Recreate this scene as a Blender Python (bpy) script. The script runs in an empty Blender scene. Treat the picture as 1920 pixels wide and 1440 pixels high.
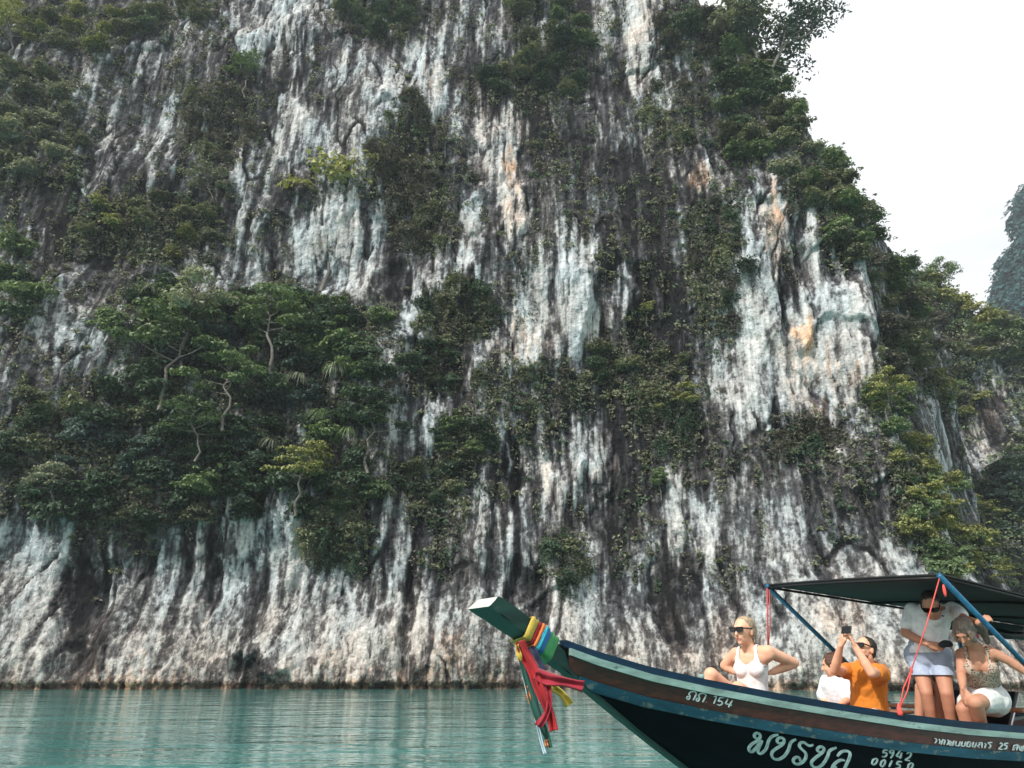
import bpy, bmesh, math, random
import numpy as np
from mathutils import Vector, Matrix
R = math.radians
SC = bpy.context.scene
COL = SC.collection

# ------------------------------------------------------------------ camera, sky, sun, exposure
CAM_H, PITCH, FPX = 1.2, R(21.0), 1400.0          # eye height, upward tilt, focal length in px of a 1920 wide frame
cam_d = bpy.data.cameras.new('camera')
cam_d.sensor_width = 36.0
cam_d.lens = 36.0 * FPX / 1920.0
cam_d.clip_start, cam_d.clip_end = 0.1, 3000.0
cam = bpy.data.objects.new('camera', cam_d)
COL.objects.link(cam)
cam.location = (0, 0, CAM_H)
cam.rotation_euler = (R(90) + PITCH, 0, 0)
SC.camera = cam

SUN_DIR = Vector((-0.50, -0.55, 0.70)).normalized()   # towards the sun: high, behind the viewer's left shoulder
sun_el = math.asin(SUN_DIR.z)
sun_az = math.atan2(SUN_DIR.x, SUN_DIR.y)
W = bpy.data.worlds.new('World')
SC.world = W
W.use_nodes = True
wn, wl = W.node_tree.nodes, W.node_tree.links
bg = wn['Background']
sky = wn.new('ShaderNodeTexSky')
sky.sky_type = 'NISHITA'
sky.sun_disc = False
sky.sun_elevation = sun_el
sky.sun_rotation = sun_az
sky.air_density, sky.dust_density, sky.ozone_density = 1.0, 2.0, 1.0
tc = wn.new('ShaderNodeTexCoord')
mp = wn.new('ShaderNodeMapping')
mp.inputs['Scale'].default_value = (1.0, 1.0, 3.2)
nz = wn.new('ShaderNodeTexNoise')
nz.inputs['Scale'].default_value = 1.9
nz.inputs['Detail'].default_value = 7
nz.inputs['Roughness'].default_value = 0.55
rp = wn.new('ShaderNodeValToRGB')
rp.color_ramp.elements[0].position, rp.color_ramp.elements[0].color = 0.26, (0.72, 0.72, 0.72, 1)
rp.color_ramp.elements[1].position, rp.color_ramp.elements[1].color = 0.44, (0.97, 0.97, 0.97, 1)
mx = wn.new('ShaderNodeMix')
mx.data_type = 'RGBA'
mx.inputs['B'].default_value = (13.4, 13.7, 13.9, 1)       # thin bright cloud
wl.new(tc.outputs['Generated'], mp.inputs['Vector'])
wl.new(mp.outputs['Vector'], nz.inputs['Vector'])
wl.new(nz.outputs['Fac'], rp.inputs['Fac'])
wl.new(rp.outputs['Color'], mx.inputs['Factor'])
wl.new(sky.outputs['Color'], mx.inputs['A'])
wl.new(mx.outputs['Result'], bg.inputs['Color'])
bg.inputs['Strength'].default_value = 0.074

sun_d = bpy.data.lights.new('sun', 'SUN')
sun_d.energy, sun_d.angle, sun_d.color = 3.9, R(1.5), (1.0, 0.955, 0.89)
sun = bpy.data.objects.new('sun', sun_d)
COL.objects.link(sun)
sun.rotation_euler = (-SUN_DIR).to_track_quat('-Z', 'Y').to_euler()
sun.location = (-20, -20, 60)

SC.view_settings.view_transform = 'Standard'
SC.view_settings.look = 'None'
SC.view_settings.exposure = 0.24
SC.view_settings.gamma = 1.0
SC.view_settings.use_curve_mapping = False
SC.render.engine = 'CYCLES'
SC.cycles.use_denoising = True
SC.cycles.denoiser = 'OPENIMAGEDENOISE'
SC.cycles.denoising_input_passes = 'RGB_ALBEDO_NORMAL'
SC.cycles.denoising_prefilter = 'ACCURATE'
SC.cycles.max_bounces = 6
SC.cycles.diffuse_bounces = 3
SC.cycles.glossy_bounces = 3
SC.cycles.transmission_bounces = 3
SC.cycles.caustics_reflective = False
SC.cycles.caustics_refractive = False
SC.cycles.sample_clamp_indirect = 6.0

# ------------------------------------------------------------------ helpers
cp, sp = math.cos(PITCH), math.sin(PITCH)
def ray(px, py):
    """direction ratios X/Y, Z/Y of the sight line through a photo pixel (1920 x 1440)"""
    a, b = (px - 960.0) / FPX, (720.0 - py) / FPX
    y = cp - sp * b
    return a / y, (sp + cp * b) / y
def at(px, py, Y):
    a, b = ray(px, py)
    return Vector((a * Y, Y, CAM_H + b * Y))
def to_px(X, Y, Z):
    Z = Z - CAM_H
    f = cp * Y + sp * Z
    u = -sp * Y + cp * Z
    return 960 + FPX * X / f, 720 - FPX * u / f
def smooth(a, b, x):
    t = np.clip((x - a) / (b - a), 0, 1)
    return t * t * (3 - 2 * t)

_rng = np.random.RandomState(7)
_perm = _rng.permutation(512).astype(np.int64)
_ga = _rng.rand(512) * 2 * np.pi
_gx, _gy = np.cos(_ga), np.sin(_ga)
def pn(x, y, seed=0):
    """2-D gradient noise, about -1..1"""
    x, y = np.broadcast_arrays(np.asarray(x, float) + seed * 17.37, np.asarray(y, float) + seed * 9.71)
    xi, yi = np.floor(x).astype(np.int64), np.floor(y).astype(np.int64)
    xf, yf = x - xi, y - yi
    u, v = xf**3 * (xf * (xf * 6 - 15) + 10), yf**3 * (yf * (yf * 6 - 15) + 10)
    def g(a, b, dx, dy):
        h = _perm[(_perm[(a + seed * 31) & 511] + b) & 511]
        return _gx[h] * dx + _gy[h] * dy
    n00, n10 = g(xi, yi, xf, yf), g(xi + 1, yi, xf - 1, yf)
    n01, n11 = g(xi, yi + 1, xf, yf - 1), g(xi + 1, yi + 1, xf - 1, yf - 1)
    return ((n00 + u * (n10 - n00)) * (1 - v) + (n01 + u * (n11 - n01)) * v) * 1.5
def fbm(x, y, oct=4, seed=0, gain=0.5):
    s, a, t = 0, 1.0, 0
    for i in range(oct):
        s = s + a * pn(x * 2**i, y * 2**i, seed + i)
        t += a
        a *= gain
    return s / t
def ridged(x, y, oct=3, seed=0):
    s, a, t = 0, 1.0, 0
    for i in range(oct):
        s = s + a * (1 - 2 * np.abs(pn(x * 2**i, y * 2**i, seed + i)))
        t += a
        a *= 0.5
    return s / t

def tag(o, label=None, cat=None, group=None, kind=None):
    if label: o['label'] = label
    if cat: o['category'] = cat
    if group: o['group'] = group
    if kind: o['kind'] = kind
    return o
def mesh_obj(name, verts, faces, mat=None, parent=None, smooth_=False):
    me = bpy.data.meshes.new(name)
    me.from_pydata([tuple(v) for v in verts], [], [tuple(f) for f in faces])
    if mat is not None: me.materials.append(mat)
    if smooth_: me.polygons.foreach_set('use_smooth', [True] * len(me.polygons))
    o = bpy.data.objects.new(name, me)
    COL.objects.link(o)
    if parent is not None: o.parent = parent
    return o
def empty(name, loc=(0, 0, 0), rz=0.0):
    o = bpy.data.objects.new(name, None)
    COL.objects.link(o)
    o.location = loc
    o.rotation_euler = (0, 0, rz)
    o.empty_display_size = 0.2
    return o

class NT:
    """small helper around a material's node tree"""
    def __init__(s, name, rough=0.6):
        s.m = bpy.data.materials.new(name)
        s.m.use_nodes = True
        s.n, s.l = s.m.node_tree.nodes, s.m.node_tree.links
        s.b = s.n['Principled BSDF']
        s.b.inputs['Roughness'].default_value = rough
    def new(s, t, **k):
        n = s.n.new(t)
        for a, v in k.items(): setattr(n, a, v)
        return n
    def link(s, a, b): s.l.new(a, b)
    def noise(s, scale, detail=4, rough=0.55, vec=None, dist=0.0):
        n = s.new('ShaderNodeTexNoise')
        n.inputs['Scale'].default_value = scale
        n.inputs['Detail'].default_value = detail
        n.inputs['Roughness'].default_value = rough
        n.inputs['Distortion'].default_value = dist
        if vec is not None: s.link(vec, n.inputs['Vector'])
        return n.outputs['Fac']
    def coord(s, out='Object', scale=(1, 1, 1), rot=(0, 0, 0)):
        c = s.new('ShaderNodeTexCoord')
        m = s.new('ShaderNodeMapping')
        m.inputs['Scale'].default_value = scale
        m.inputs['Rotation'].default_value = rot
        s.link(c.outputs[out], m.inputs['Vector'])
        return m.outputs['Vector']
    def ramp(s, fac, stops):
        r = s.new('ShaderNodeValToRGB')
        e = r.color_ramp.elements
        while len(e) < len(stops): e.new(0.5)
        for i, (p, c) in enumerate(stops):
            e[i].position = p
            e[i].color = (*c, 1) if len(c) == 3 else c
        s.link(fac, r.inputs['Fac'])
        return r.outputs['Color']
    def mix(s, fac, a, b, mode='MIX'):
        m = s.new('ShaderNodeMix', data_type='RGBA', blend_type=mode)
        for k, v in (('Factor', fac), ('A', a), ('B', b)):
            if hasattr(v, 'is_linked'): s.link(v, m.inputs[k])
            elif k == 'Factor': m.inputs[k].default_value = v
            else: m.inputs[k].default_value = (*v, 1)
        return m.outputs['Result']
    def math(s, op, a, b=0.0):
        m = s.new('ShaderNodeMath', operation=op)
        for i, v in enumerate((a, b)):
            if hasattr(v, 'is_linked'): s.link(v, m.inputs[i])
            else: m.inputs[i].default_value = v
        return m.outputs[0]
    def bump(s, h, strength=0.4, dist=0.05, target=None):
        b = s.new('ShaderNodeBump')
        b.inputs['Strength'].default_value = strength
        b.inputs['Distance'].default_value = dist
        s.link(h, b.inputs['Height'])
        s.link(b.outputs['Normal'], (target or s.b).inputs['Normal'])
        return b
    def color(s, c):
        if hasattr(c, 'is_linked'): s.link(c, s.b.inputs['Base Color'])
        else: s.b.inputs['Base Color'].default_value = (*c, 1)
def plain(name, c, rough=0.6, var=0.15, scale=6.0, bump=0.0, bscale=60.0, spec=None, metal=0.0):
    t = NT(name, rough)
    v = t.coord('Object')
    n = t.noise(scale, 5, 0.6, v)
    c0, c1 = [x * (1 - var) for x in c], [min(1, x * (1 + var)) for x in c]
    t.color(t.ramp(n, [(0.3, c0), (0.7, c1)]))
    if bump: t.bump(t.noise(bscale, 3, 0.6, v), bump, 0.004)
    if spec is not None: t.b.inputs['Specular IOR Level'].default_value = spec
    t.b.inputs['Metallic'].default_value = metal
    return t.m

# ------------------------------------------------------------------ materials of the place
def rock_material(name):
    """limestone: colour of the stone comes from the 'stain' attribute (r = pale/dark weathering and painted cave shade, g = ochre, b = warm base)"""
    t = NT(name, 0.9)
    t.b.inputs['Specular IOR Level'].default_value = 0.15
    at_ = t.new('ShaderNodeAttribute', attribute_name='stain_shade')
    sep = t.new('ShaderNodeSeparateColor')
    t.link(at_.outputs['Color'], sep.inputs['Color'])
    v = t.coord('Object')
    vs = t.coord('Object', (1.0, 1.0, 0.11))
    fine = t.noise(4.0, 3, 0.65, v)
    streak = t.noise(2.6, 3, 0.6, vs)
    pal = t.math('ADD', sep.outputs[0], t.math('MULTIPLY', t.math('SUBTRACT', fine, 0.5), 0.52))
    pal = t.math('ADD', pal, t.math('MULTIPLY', t.math('SUBTRACT', streak, 0.5), 0.95))
    tone = at_.outputs['Alpha']
    c = t.ramp(pal, [(0.06, (0.009, 0.009, 0.010)), (0.29, (0.050, 0.047, 0.050)), (0.45, (0.122, 0.119, 0.122)),
                     (0.60, (0.345, 0.348, 0.35)), (0.89, (0.66, 0.662, 0.66))])
    blue = t.mix(1.0, c, (0.92, 1.0, 1.03), 'MULTIPLY')
    warm = t.mix(1.0, c, (1.03, 1.0, 0.965), 'MULTIPLY')
    c = t.mix(t.ramp(tone, [(0.25, (0, 0, 0)), (0.75, (1, 1, 1))]), blue, warm)
    och = t.mix(1.0, c, (1.35, 0.86, 0.58), 'MULTIPLY')
    c = t.mix(sep.outputs[1], c, och)
    tan = t.mix(1.0, c, (1.10, 0.985, 0.89), 'MULTIPLY')
    c = t.mix(sep.outputs[2], c, tan)
    t.color(c)
    h = t.math('ADD', t.math('MULTIPLY', t.noise(2.2, 4, 0.65, v), 1.0), t.math('MULTIPLY', streak, 0.5))
    t.bump(h, 0.7, 0.45)
    return t.m
M_ROCK = rock_material('limestone')

def leaf_material(name, c_dark, c_light, trans=0.25):
    t = NT(name, 0.55)
    oi = t.new('ShaderNodeObjectInfo')
    ge = t.new('ShaderNodeNewGeometry')
    f = t.math('ADD', t.math('MULTIPLY', ge.outputs['Random Per Island'], 0.6), t.math('MULTIPLY', oi.outputs['Random'], 0.4))
    c = t.ramp(f, [(0.05, c_dark), (0.95, c_light)])
    t.color(c)
    t.b.inputs['Specular IOR Level'].default_value = 0.3
    tr = t.new('ShaderNodeBsdfTranslucent')
    t.link(t.mix(1.0, c, (1.1, 1.15, 0.6), 'MULTIPLY'), tr.inputs['Color'])
    ms = t.new('ShaderNodeMixShader')
    ms.inputs[0].default_value = trans
    t.link(t.b.outputs[0], ms.inputs[1])
    t.link(tr.outputs[0], ms.inputs[2])
    t.link(ms.outputs[0], t.n['Material Output'].inputs['Surface'])
    return t.m
LEAF = {
    'dark':   leaf_material('leaf_dark_green', (0.0097, 0.0255, 0.0165), (0.116, 0.181, 0.113)),
    'mid':    leaf_material('leaf_mid_green', (0.0270, 0.0555, 0.0255), (0.239, 0.326, 0.152)),
    'yellow': leaf_material('leaf_yellow_green', (0.0638, 0.0863, 0.0255), (0.450, 0.450, 0.174)),
    'olive':  leaf_material('leaf_olive', (0.040, 0.048, 0.030), (0.280, 0.305, 0.185)),
    'brown':  leaf_material('leaf_dry_brown', (0.0300, 0.0292, 0.0248), (0.196, 0.189, 0.152)),
    'grey':   leaf_material('leaf_grey_green', (0.070, 0.080, 0.060), (0.40, 0.42, 0.31)),
    'blue':   leaf_material('leaf_blue_green', (0.0120, 0.0300, 0.0270), (0.116, 0.181, 0.160)),
}
def bark_material():
    t = NT('bark', 0.9)
    v = t.coord('Object', (3, 3, 1))
    t.color(t.ramp(t.noise(2.0, 4, 0.6, v), [(0.3, (0.07, 0.06, 0.052)), (0.7, (0.22, 0.20, 0.175))]))
    return t.m
M_BARK = bark_material()

# ------------------------------------------------------------------ the lake
def water_material():
    t = NT('lake_water', 0.03)
    t.b.inputs['IOR'].default_value = 1.333
    v = t.coord('Object')
    c = t.ramp(t.noise(0.11, 3, 0.5, v), [(0.35, (0.050, 0.175, 0.158)), (0.65, (0.088, 0.268, 0.240))])
    t.color(c)
    va = t.coord('Object', (0.55, 1.5, 1.0))
    vb = t.coord('Object', (0.8, 1.9, 1.0), (0, 0, 0.35))
    h = t.math('ADD', t.math('MULTIPLY', t.noise(0.9, 3, 0.55, va), 1.0), t.math('MULTIPLY', t.noise(2.3, 2, 0.5, vb), 0.22))
    h = t.math('ADD', h, t.math('MULTIPLY', t.noise(0.30, 2, 0.5, t.coord('Object', (0.8, 1.3, 1.0), (0, 0, -0.3))), 2.2))
    t.bump(h, 0.38, 0.12)
    return t.m
M_WATER = water_material()
water = mesh_obj('water', [(-1500, -200, 0), (1500, -200, 0), (1500, 2500, 0), (-1500, 2500, 0)], [(0, 1, 2, 3)], M_WATER)
tag(water, 'calm turquoise lake water with small ripples below the cliff', kind='structure')

# ------------------------------------------------------------------ the cliffs (depth fields over a vertical grid)
def interp(z, pts):
    return np.interp(z, [p[0] for p in pts], [p[1] for p in pts])

# (px, py, rx, ry, value) weathering marks, with the shade of a cave and cracks put in as colour, read off the photograph and laid on the rock
PALE = [(810,140,42,105,.55),(560,30,60,55,.45),(470,85,40,60,.35),(565,230,70,70,.25),(940,270,46,85,.45),(966,385,26,70,.55),
 (880,395,28,40,.35),(640,285,55,60,.3),(625,440,70,60,.35),(685,520,60,60,.35),(830,505,80,42,.5),(1080,560,42,110,.6),(1035,540,35,80,.3),
 (780,600,40,50,.45),(990,650,75,50,.45),(1200,60,32,95,.6),(1232,170,14,60,.5),(1180,540,22,60,.4),(1240,545,18,50,.4),(1410,560,46,110,.65),
 (1430,700,58,95,.5),(1525,640,100,115,.5),(1605,600,36,110,.35),(1580,705,50,55,.4),(1455,420,26,70,.55),(1420,395,45,16,.45),(1305,320,24,40,.4),
 (878,690,20,60,.4),(1110,830,55,60,.45),(808,800,14,55,.6),(1075,700,40,30,.3),(1100,900,60,50,.4),(1040,930,28,70,.35),(70,1130,110,130,.4),
 (430,990,60,90,.55),(520,1020,50,110,.6),(600,1070,50,60,.4),(735,1010,40,100,.35),(350,1120,120,60,.3),(300,1220,140,55,.28),(600,1210,130,75,.35),
 (850,1180,150,85,.33),(1150,1200,130,70,.3),(1550,1180,170,110,.35),(1265,960,18,90,.45),(20,1000,40,60,.6),(75,620,20,70,.45),(120,600,18,80,.45),
 (198,720,12,60,.55),(60,470,30,30,.4),(215,330,12,70,.35),(285,330,12,60,.35),(325,330,10,60,.4),(450,390,13,90,.5),(240,290,90,90,.12),
 (700,200,60,110,.2),(1330,560,20,90,.1),(1500,520,40,120,.15),(1380,980,120,80,.12),(1620,1040,80,60,.2),(905,960,14,110,.35),(700,440,90,60,.2),
 (1120,1060,30,110,.25),(960,1040,60,80,.25),(1480,1010,50,70,.2),(1760,960,22,110,.5),(1790,1090,60,30,.35)]
DARK = [(60,30,90,50,.5),(1235,600,60,115,.6),(1200,340,110,60,.3),(740,510,48,60,.5),(1090,340,90,90,.3),(1180,450,80,70,.3),(780,330,80,130,.35),
 (860,590,75,55,.35),(820,690,60,50,.4),(962,870,10,85,.7),(1200,800,90,80,.3),(1160,950,90,80,.35),(1320,900,80,120,.15),(1260,1100,45,120,.4),
 (1500,830,90,40,.4),(1645,930,60,130,.2),(165,1190,42,105,.6),(140,1090,30,60,.4),(395,1050,16,120,.5),(468,1255,34,42,.8),(990,1120,45,70,.5),
 (765,1170,14,110,.55),(290,400,180,110,.3),(100,400,120,80,.25),(970,160,120,50,.3),(560,150,60,40,.25),(1010,270,30,70,.3),(1330,470,60,90,.35),
 (1480,480,20,120,.45),(1545,470,14,100,.4),(1460,640,8,110,.55),(1130,700,70,70,.25),(1060,770,110,60,.15),(1300,250,60,60,.3),(470,200,70,60,.25),
 (855,880,60,40,.25),(700,1120,30,80,.2),(1390,640,16,90,.3),(880,1180,20,60,.2),(1100,470,60,60,.2)]
OCHRE = [(1305,320,18,42,.9),(1545,762,34,12,1.),(1500,690,40,60,.5),(845,1225,34,26,.9),(810,155,26,18,.6),(962,315,14,26,.9),(1130,895,26,16,.7),
 (1512,640,12,55,.8),(1445,405,30,26,.7),(1590,710,40,30,.6),(990,650,70,40,.45),(1200,60,40,100,.25),(940,270,50,80,.3),(966,385,26,60,.45),(1455,440,20,60,.5),
 (1040,930,26,60,.35),(1570,1140,60,40,.35),(820,1270,300,14,.5),(250,1275,120,14,.7),(1850,800,40,60,.4),(1320,1220,60,50,.2)]
def paint(px, py, marks, jitter=18):
    s = np.zeros_like(px)
    jx = fbm(px / 60, py / 90, 4, 50, 0.7) * jitter * 2.2
    jy = fbm(px / 60, py / 90, 3, 60) * jitter * 2.5 + fbm(px / 11, py / 160, 3, 64, 0.7) * 95
    for (x, y, rx, ry, v) in marks:
        d = ((px + jx - x) / rx)**2 + ((py + jy - y) / ry)**2
        s += v * (1 - smooth(0.2, 1.6, d))
    return s

def cliff(name, X0, X1, Z0, Z1, step, depth, label, zstep=None):
    nx, nzv = int((X1 - X0) / step) + 1, int((Z1 - Z0) / (zstep or step)) + 1
    xs, zs = np.linspace(X0, X1, nx), np.linspace(Z0, Z1, nzv)
    X, Z = np.meshgrid(xs, zs)
    Y = depth(X, Z)
    # small lateral shove so that the sheet is not a tidy grid
    me = bpy.data.meshes.new(name)
    co = np.stack([X, Y, Z], -1).reshape(-1, 3).astype(np.float32)
    i = np.arange((nzv - 1) * (nx - 1))
    r, c = i // (nx - 1), i % (nx - 1)
    a = r * nx + c
    quads = np.stack([a, a + 1, a + nx + 1, a + nx], -1).astype(np.int32)
    me.vertices.add(len(co)); me.vertices.foreach_set('co', co.ravel())
    me.loops.add(quads.size); me.loops.foreach_set('vertex_index', quads.ravel())
    me.polygons.add(len(quads))
    me.polygons.foreach_set('loop_start', np.arange(0, quads.size, 4, dtype=np.int32))
    me.update(calc_edges=True)
    me.polygons.foreach_set('use_smooth', np.ones(len(quads), bool))
    # weathering of the stone, painted shade of cave and cracks included
    px, py = to_px(X, Y, Z)
    wx = X + 0.8 * fbm(X / 5, Z / 9, 2, 80)
    st = 0.37 + 0.42 * fbm(wx / 1.5, Z / 16, 3, 21) + 0.30 * fbm(X / 6.5, Z / 8, 3, 31) + 0.16 * fbm(wx / 0.45, Z / 4, 2, 41) + 0.12 * fbm(X / 0.9, Z / 0.9, 3, 45)
    st = st + 0.46 * np.tanh(1.6 * (paint(px, py, PALE) - paint(px, py, DARK)))
    cav = Y - (np.roll(Y, 4, 1) + np.roll(Y, -4, 1)) / 2            # grooves go darker, proud ribs paler
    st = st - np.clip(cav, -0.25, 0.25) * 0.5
    st = st - 0.28 * smooth(0.18, 0.42, pn(wx / 0.8, Z / 15, 280)) * smooth(-0.2, 0.3, pn(X / 6, Z / 10, 290)) - 0.30 * fissure(X, Z) - 0.16 * smooth(0.45, 0.60, pn(X / 0.42, Z / 0.5, 160)) + 0.10 * smooth(0.3, 0.6, pn(X / 0.5, Z / 0.9, 170))
    oc = np.clip(paint(px, py, OCHRE) * (0.6 + 0.9 * fbm(X / 1.2, Z / 3, 3, 71)), 0, 1)
    base = np.clip(1.15 - Z / 6.5 + 0.5 * fbm(X / 5, Z / 3, 3, 90), 0, 1) * 0.9
    wl_ = 1 - smooth(0.15, 0.75, Z + 0.25 * fbm(X / 1.5, Z, 2, 91))       # brown tide line
    st = np.where(Z < 6, st * (1 - 0.55 * base) + 0.55 * base * (0.54 + 0.34 * fbm(X / 0.8, Z / 0.8, 3, 95)), st) - 0.14 * wl_
    oc = np.clip(oc + 0.7 * wl_, 0, 1)
    tn = 0.5 + 0.9 * fbm(X / 3.2, Z / 5, 3, 99)
    vein = (1 - smooth(0.0, 0.07, np.abs(pn(X / 1.9 + 0.5 * Z, Z / 1.5, 260)))) + (1 - smooth(0.0, 0.06, np.abs(pn(X / 1.1 - 0.3 * Z, Z / 1.3, 270))))
    st = st + 0.16 * vein * np.clip(base, 0, 1)                     # pale calcite veins at the foot of the wall
    st = np.where(st > 0.58, 0.58 + (st - 0.58) * 0.55, st)
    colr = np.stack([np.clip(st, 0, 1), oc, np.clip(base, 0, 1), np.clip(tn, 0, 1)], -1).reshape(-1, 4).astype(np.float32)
    ca = me.color_attributes.new('stain_shade', 'FLOAT_COLOR', 'POINT')
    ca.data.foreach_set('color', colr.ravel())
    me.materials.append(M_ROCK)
    o = bpy.data.objects.new(name, me)
    COL.objects.link(o)
    tag(o, label, kind='structure')
    def look(X_, Z_):
        fx = np.clip((X_ - X0) / (X1 - X0) * (nx - 1), 0, nx - 1.001)
        fz = np.clip((Z_ - Z0) / (Z1 - Z0) * (nzv - 1), 0, nzv - 1.001)
        ix, iz = fx.astype(int), fz.astype(int)
        tx, tz = fx - ix, fz - iz
        v = (Y[iz, ix] * (1 - tx) + Y[iz, ix + 1] * tx) * (1 - tz) + (Y[iz + 1, ix] * (1 - tx) + Y[iz + 1, ix + 1] * tx) * tz
        return np.where((X_ < X0) | (X_ > X1) | (Z_ > Z1), 1e6, v)
    return o, look

def fissure(X, Z, s=0):
    wx = X + 0.9 * fbm(X / 3, Z / 4, 3, 110 + s)
    a = 1 - smooth(0.0, 0.07, np.abs(pn(wx / 2.4, Z / 11, 120 + s)))
    b = 1 - smooth(0.0, 0.05, np.abs(pn(wx / 3.5 + Z / 6, Z / 3.5, 130 + s)))
    return a * smooth(-0.2, 0.3, pn(X / 5, Z / 6, 140 + s)) + 0.2 * b * smooth(0.3, 0.5, pn(X / 6, Z / 6, 150 + s))
def relief(X, Z, s=0, k=1.0):
    d = 2.6 * fbm(X / 22, Z / 26, 3, 1 + s) + 1.0 * fbm(X / 6, Z / 24, 3, 5 + s)
    wx = X + 1.2 * fbm(X / 6, Z / 10, 2, 9 + s)
    d = d - 0.26 * ridged(wx / 2.2, Z / 20, 3, 12 + s) * (0.6 + 0.8 * fbm(X / 9, Z / 9, 2, 15 + s))
    # draperies: bulges that end below in an undercut lip
    ph = Z / 7.0 + 0.9 * fbm(X / 6, Z / 22, 2, 18 + s)
    fr = ph - np.floor(ph)
    m = smooth(0.15, 0.5, fbm(X / 8, Z / 9, 2, 22 + s))
    d = d - 0.6 * m * smooth(0, 0.07, fr) * (1 - smooth(0.1, 1.0, fr))
    # broken plates: stepped, with crisp upright edges and short lips
    for (ax, az, lv, am, sd) in ((2.4, 20.0, 4.0, 0.10, 180), (0.9, 8.0, 3.0, 0.06, 190), (0.45, 1.4, 2.0, 0.03, 200)):
        t = fbm(X / ax + 0.4 * pn(X / 1.5, Z / 1.5, sd + 5 + s), Z / az, 3, sd + s) * lv
        fl = np.floor(t)
        d = d + am * (fl + smooth(0.86, 1.0, t - fl))
    d = d + 0.28 * fissure(X, Z, s) + 0.16 * fbm(X / 1.2, Z / 6, 4, 33 + s) + 0.13 * fbm(X / 0.45, Z / 0.8, 3, 38 + s)
    return d * k

def ribs(X, Z):
    """the pale ribs stand proud, the black clefts are cut back"""
    d = np.zeros_like(X)
    wx, wz = X + 0.8 * fbm(X / 2.5, Z / 5, 3, 310, 0.6), Z + 2.0 * fbm(X / 1.2, Z / 7, 3, 320, 0.6)
    for marks, sg in ((PALE, -1.0), (DARK, 1.15)):
        for (x, y, rx, ry, v) in marks:
            if v < 0.33: continue
            a, b = ray(x, y)
            Yc = 57 + 0.1 * b * 57
            k = Yc / FPX * 1.02
            q = ((wx - a * Yc) / (rx * k))**2 + ((wz - CAM_H - b * Yc) / (ry * k * (1 + 0.3 * b)))**2
            d = d + sg * v * 1.3 * (1 - smooth(0.3, 1.25, q))
    return d
def main_depth(X, Z):
    base = 58 - 3.0 * smooth(-20, -50, X) - 4.5 * smooth(8, 30, X) + 0.10 * Z
    xe = interp(Z, [(0, 32.5), (12, 30), (25, 29.5), (33, 30), (40, 30.5), (48, 29), (57, 26), (70, 20.5), (80, 14)])
    xs2 = interp(Z, [(0, 43), (20, 46), (33, 47), (37, 41), (41, 36.5), (48, 35), (57.5, 32.2), (66, 29.5), (72, 27), (80, 21)])
    base = base + 1.05 * np.maximum(0, X - xe) + 5.0 * np.maximum(0, X - xs2) + 0.02 * np.maximum(0, X - xs2)**2
    led = smooth(8, 15, Z) * (1 - smooth(27, 34, Z)) * (1 - smooth(-14, -4, X + 2 * fbm(X / 9, Z / 9, 2, 77)))
    base = base - 1.6 * led + 1.2 * smooth(33, 36, Z) * (1 - smooth(36, 50, Z)) * (1 - smooth(-16, -6, X))
    foot = (1 - smooth(0.0, 9.0, Z)) * 2.2                         # the foot of the wall swells outwards
    notch = 0.3 * (1 - smooth(0.1, 0.5, Z))
    return base - foot + notch + relief(X, Z) + ribs(X, Z)
cliff_o, look_main = cliff('cliff', -64, 60, -0.8, 78, 0.14, main_depth, 'sheer grey limestone cliff with white and black streaks rising from the lake')

def second_depth(X, Z):
    top = interp(X, [(40, 64), (60, 62), (65, 58), (67.5, 53), (69, 50.5), (72, 49.5), (75.5, 47), (84, 44), (120, 40)]) + 1.2 * fbm(X / 5, 0 * X, 2, 3)
    b = 92 + 0.16 * Z + 1.3 * np.maximum(0, Z - top) + 0.06 * np.maximum(0, Z - top)**2
    b = b - 4.0 * (1 - smooth(8, 22, Z))
    return b + relief(X, Z, 100, 1.2)
ridge_o, look_second = cliff('ridge', 36, 120, -0.8, 70, 0.3, second_depth, 'wooded limestone ridge with a pale bare scar standing behind the main cliff')

# the far peak: a free-standing tower of rock, built round its own axis
PEAK = (240.0, 250.0)
def peak_radius(z):
    return interp(z, [(-5, 96), (86, 72), (124, 56), (144, 47), (153, 43.5), (158, 36.5), (162, 34.5), (172, 34.5), (179, 31), (184, 28), (188, 21), (194, 10), (197, 3)])
def peak_mesh():
    na, nz_ = 150, 120
    th = np.linspace(0, 2 * np.pi, na, endpoint=False)
    zz = np.linspace(-1, 197, nz_)
    T, Z = np.meshgrid(th, zz)
    r = peak_radius(Z) + 2.2 * fbm(np.cos(T) * 3 + 5, np.sin(T) * 3 + Z / 16, 4, 210) * 1.6 + 0.9 * fbm(T * 9, Z / 30, 3, 220)
    r = np.maximum(r, 0.5)
    X, Y = PEAK[0] + r * np.cos(T), PEAK[1] + r * np.sin(T)
    V = np.stack([X, Y, Z], -1).reshape(-1, 3)
    F = [(i * na + j, i * na + (j + 1) % na, (i + 1) * na + (j + 1) % na, (i + 1) * na + j) for i in range(nz_ - 1) for j in range(na)]
    o = mesh_obj('far_peak', V, F, M_ROCK, smooth_=True)
    st = np.clip(0.12 + 0.3 * fbm(T * 14, Z / 40, 3, 230) + 0.2 * fbm(T * 5, Z / 18, 3, 240), 0, 1)
    c = np.stack([st, 0 * st, 0 * st, 0 * st + 0.3], -1).reshape(-1, 4).astype(np.float32)
    o.data.color_attributes.new('stain_shade', 'FLOAT_COLOR', 'POINT').data.foreach_set('color', c.ravel())
    return tag(o, 'hazy blue wooded limestone peak far off beside the sky', kind='structure'), V
far_o, PEAK_V = peak_mesh()

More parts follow.
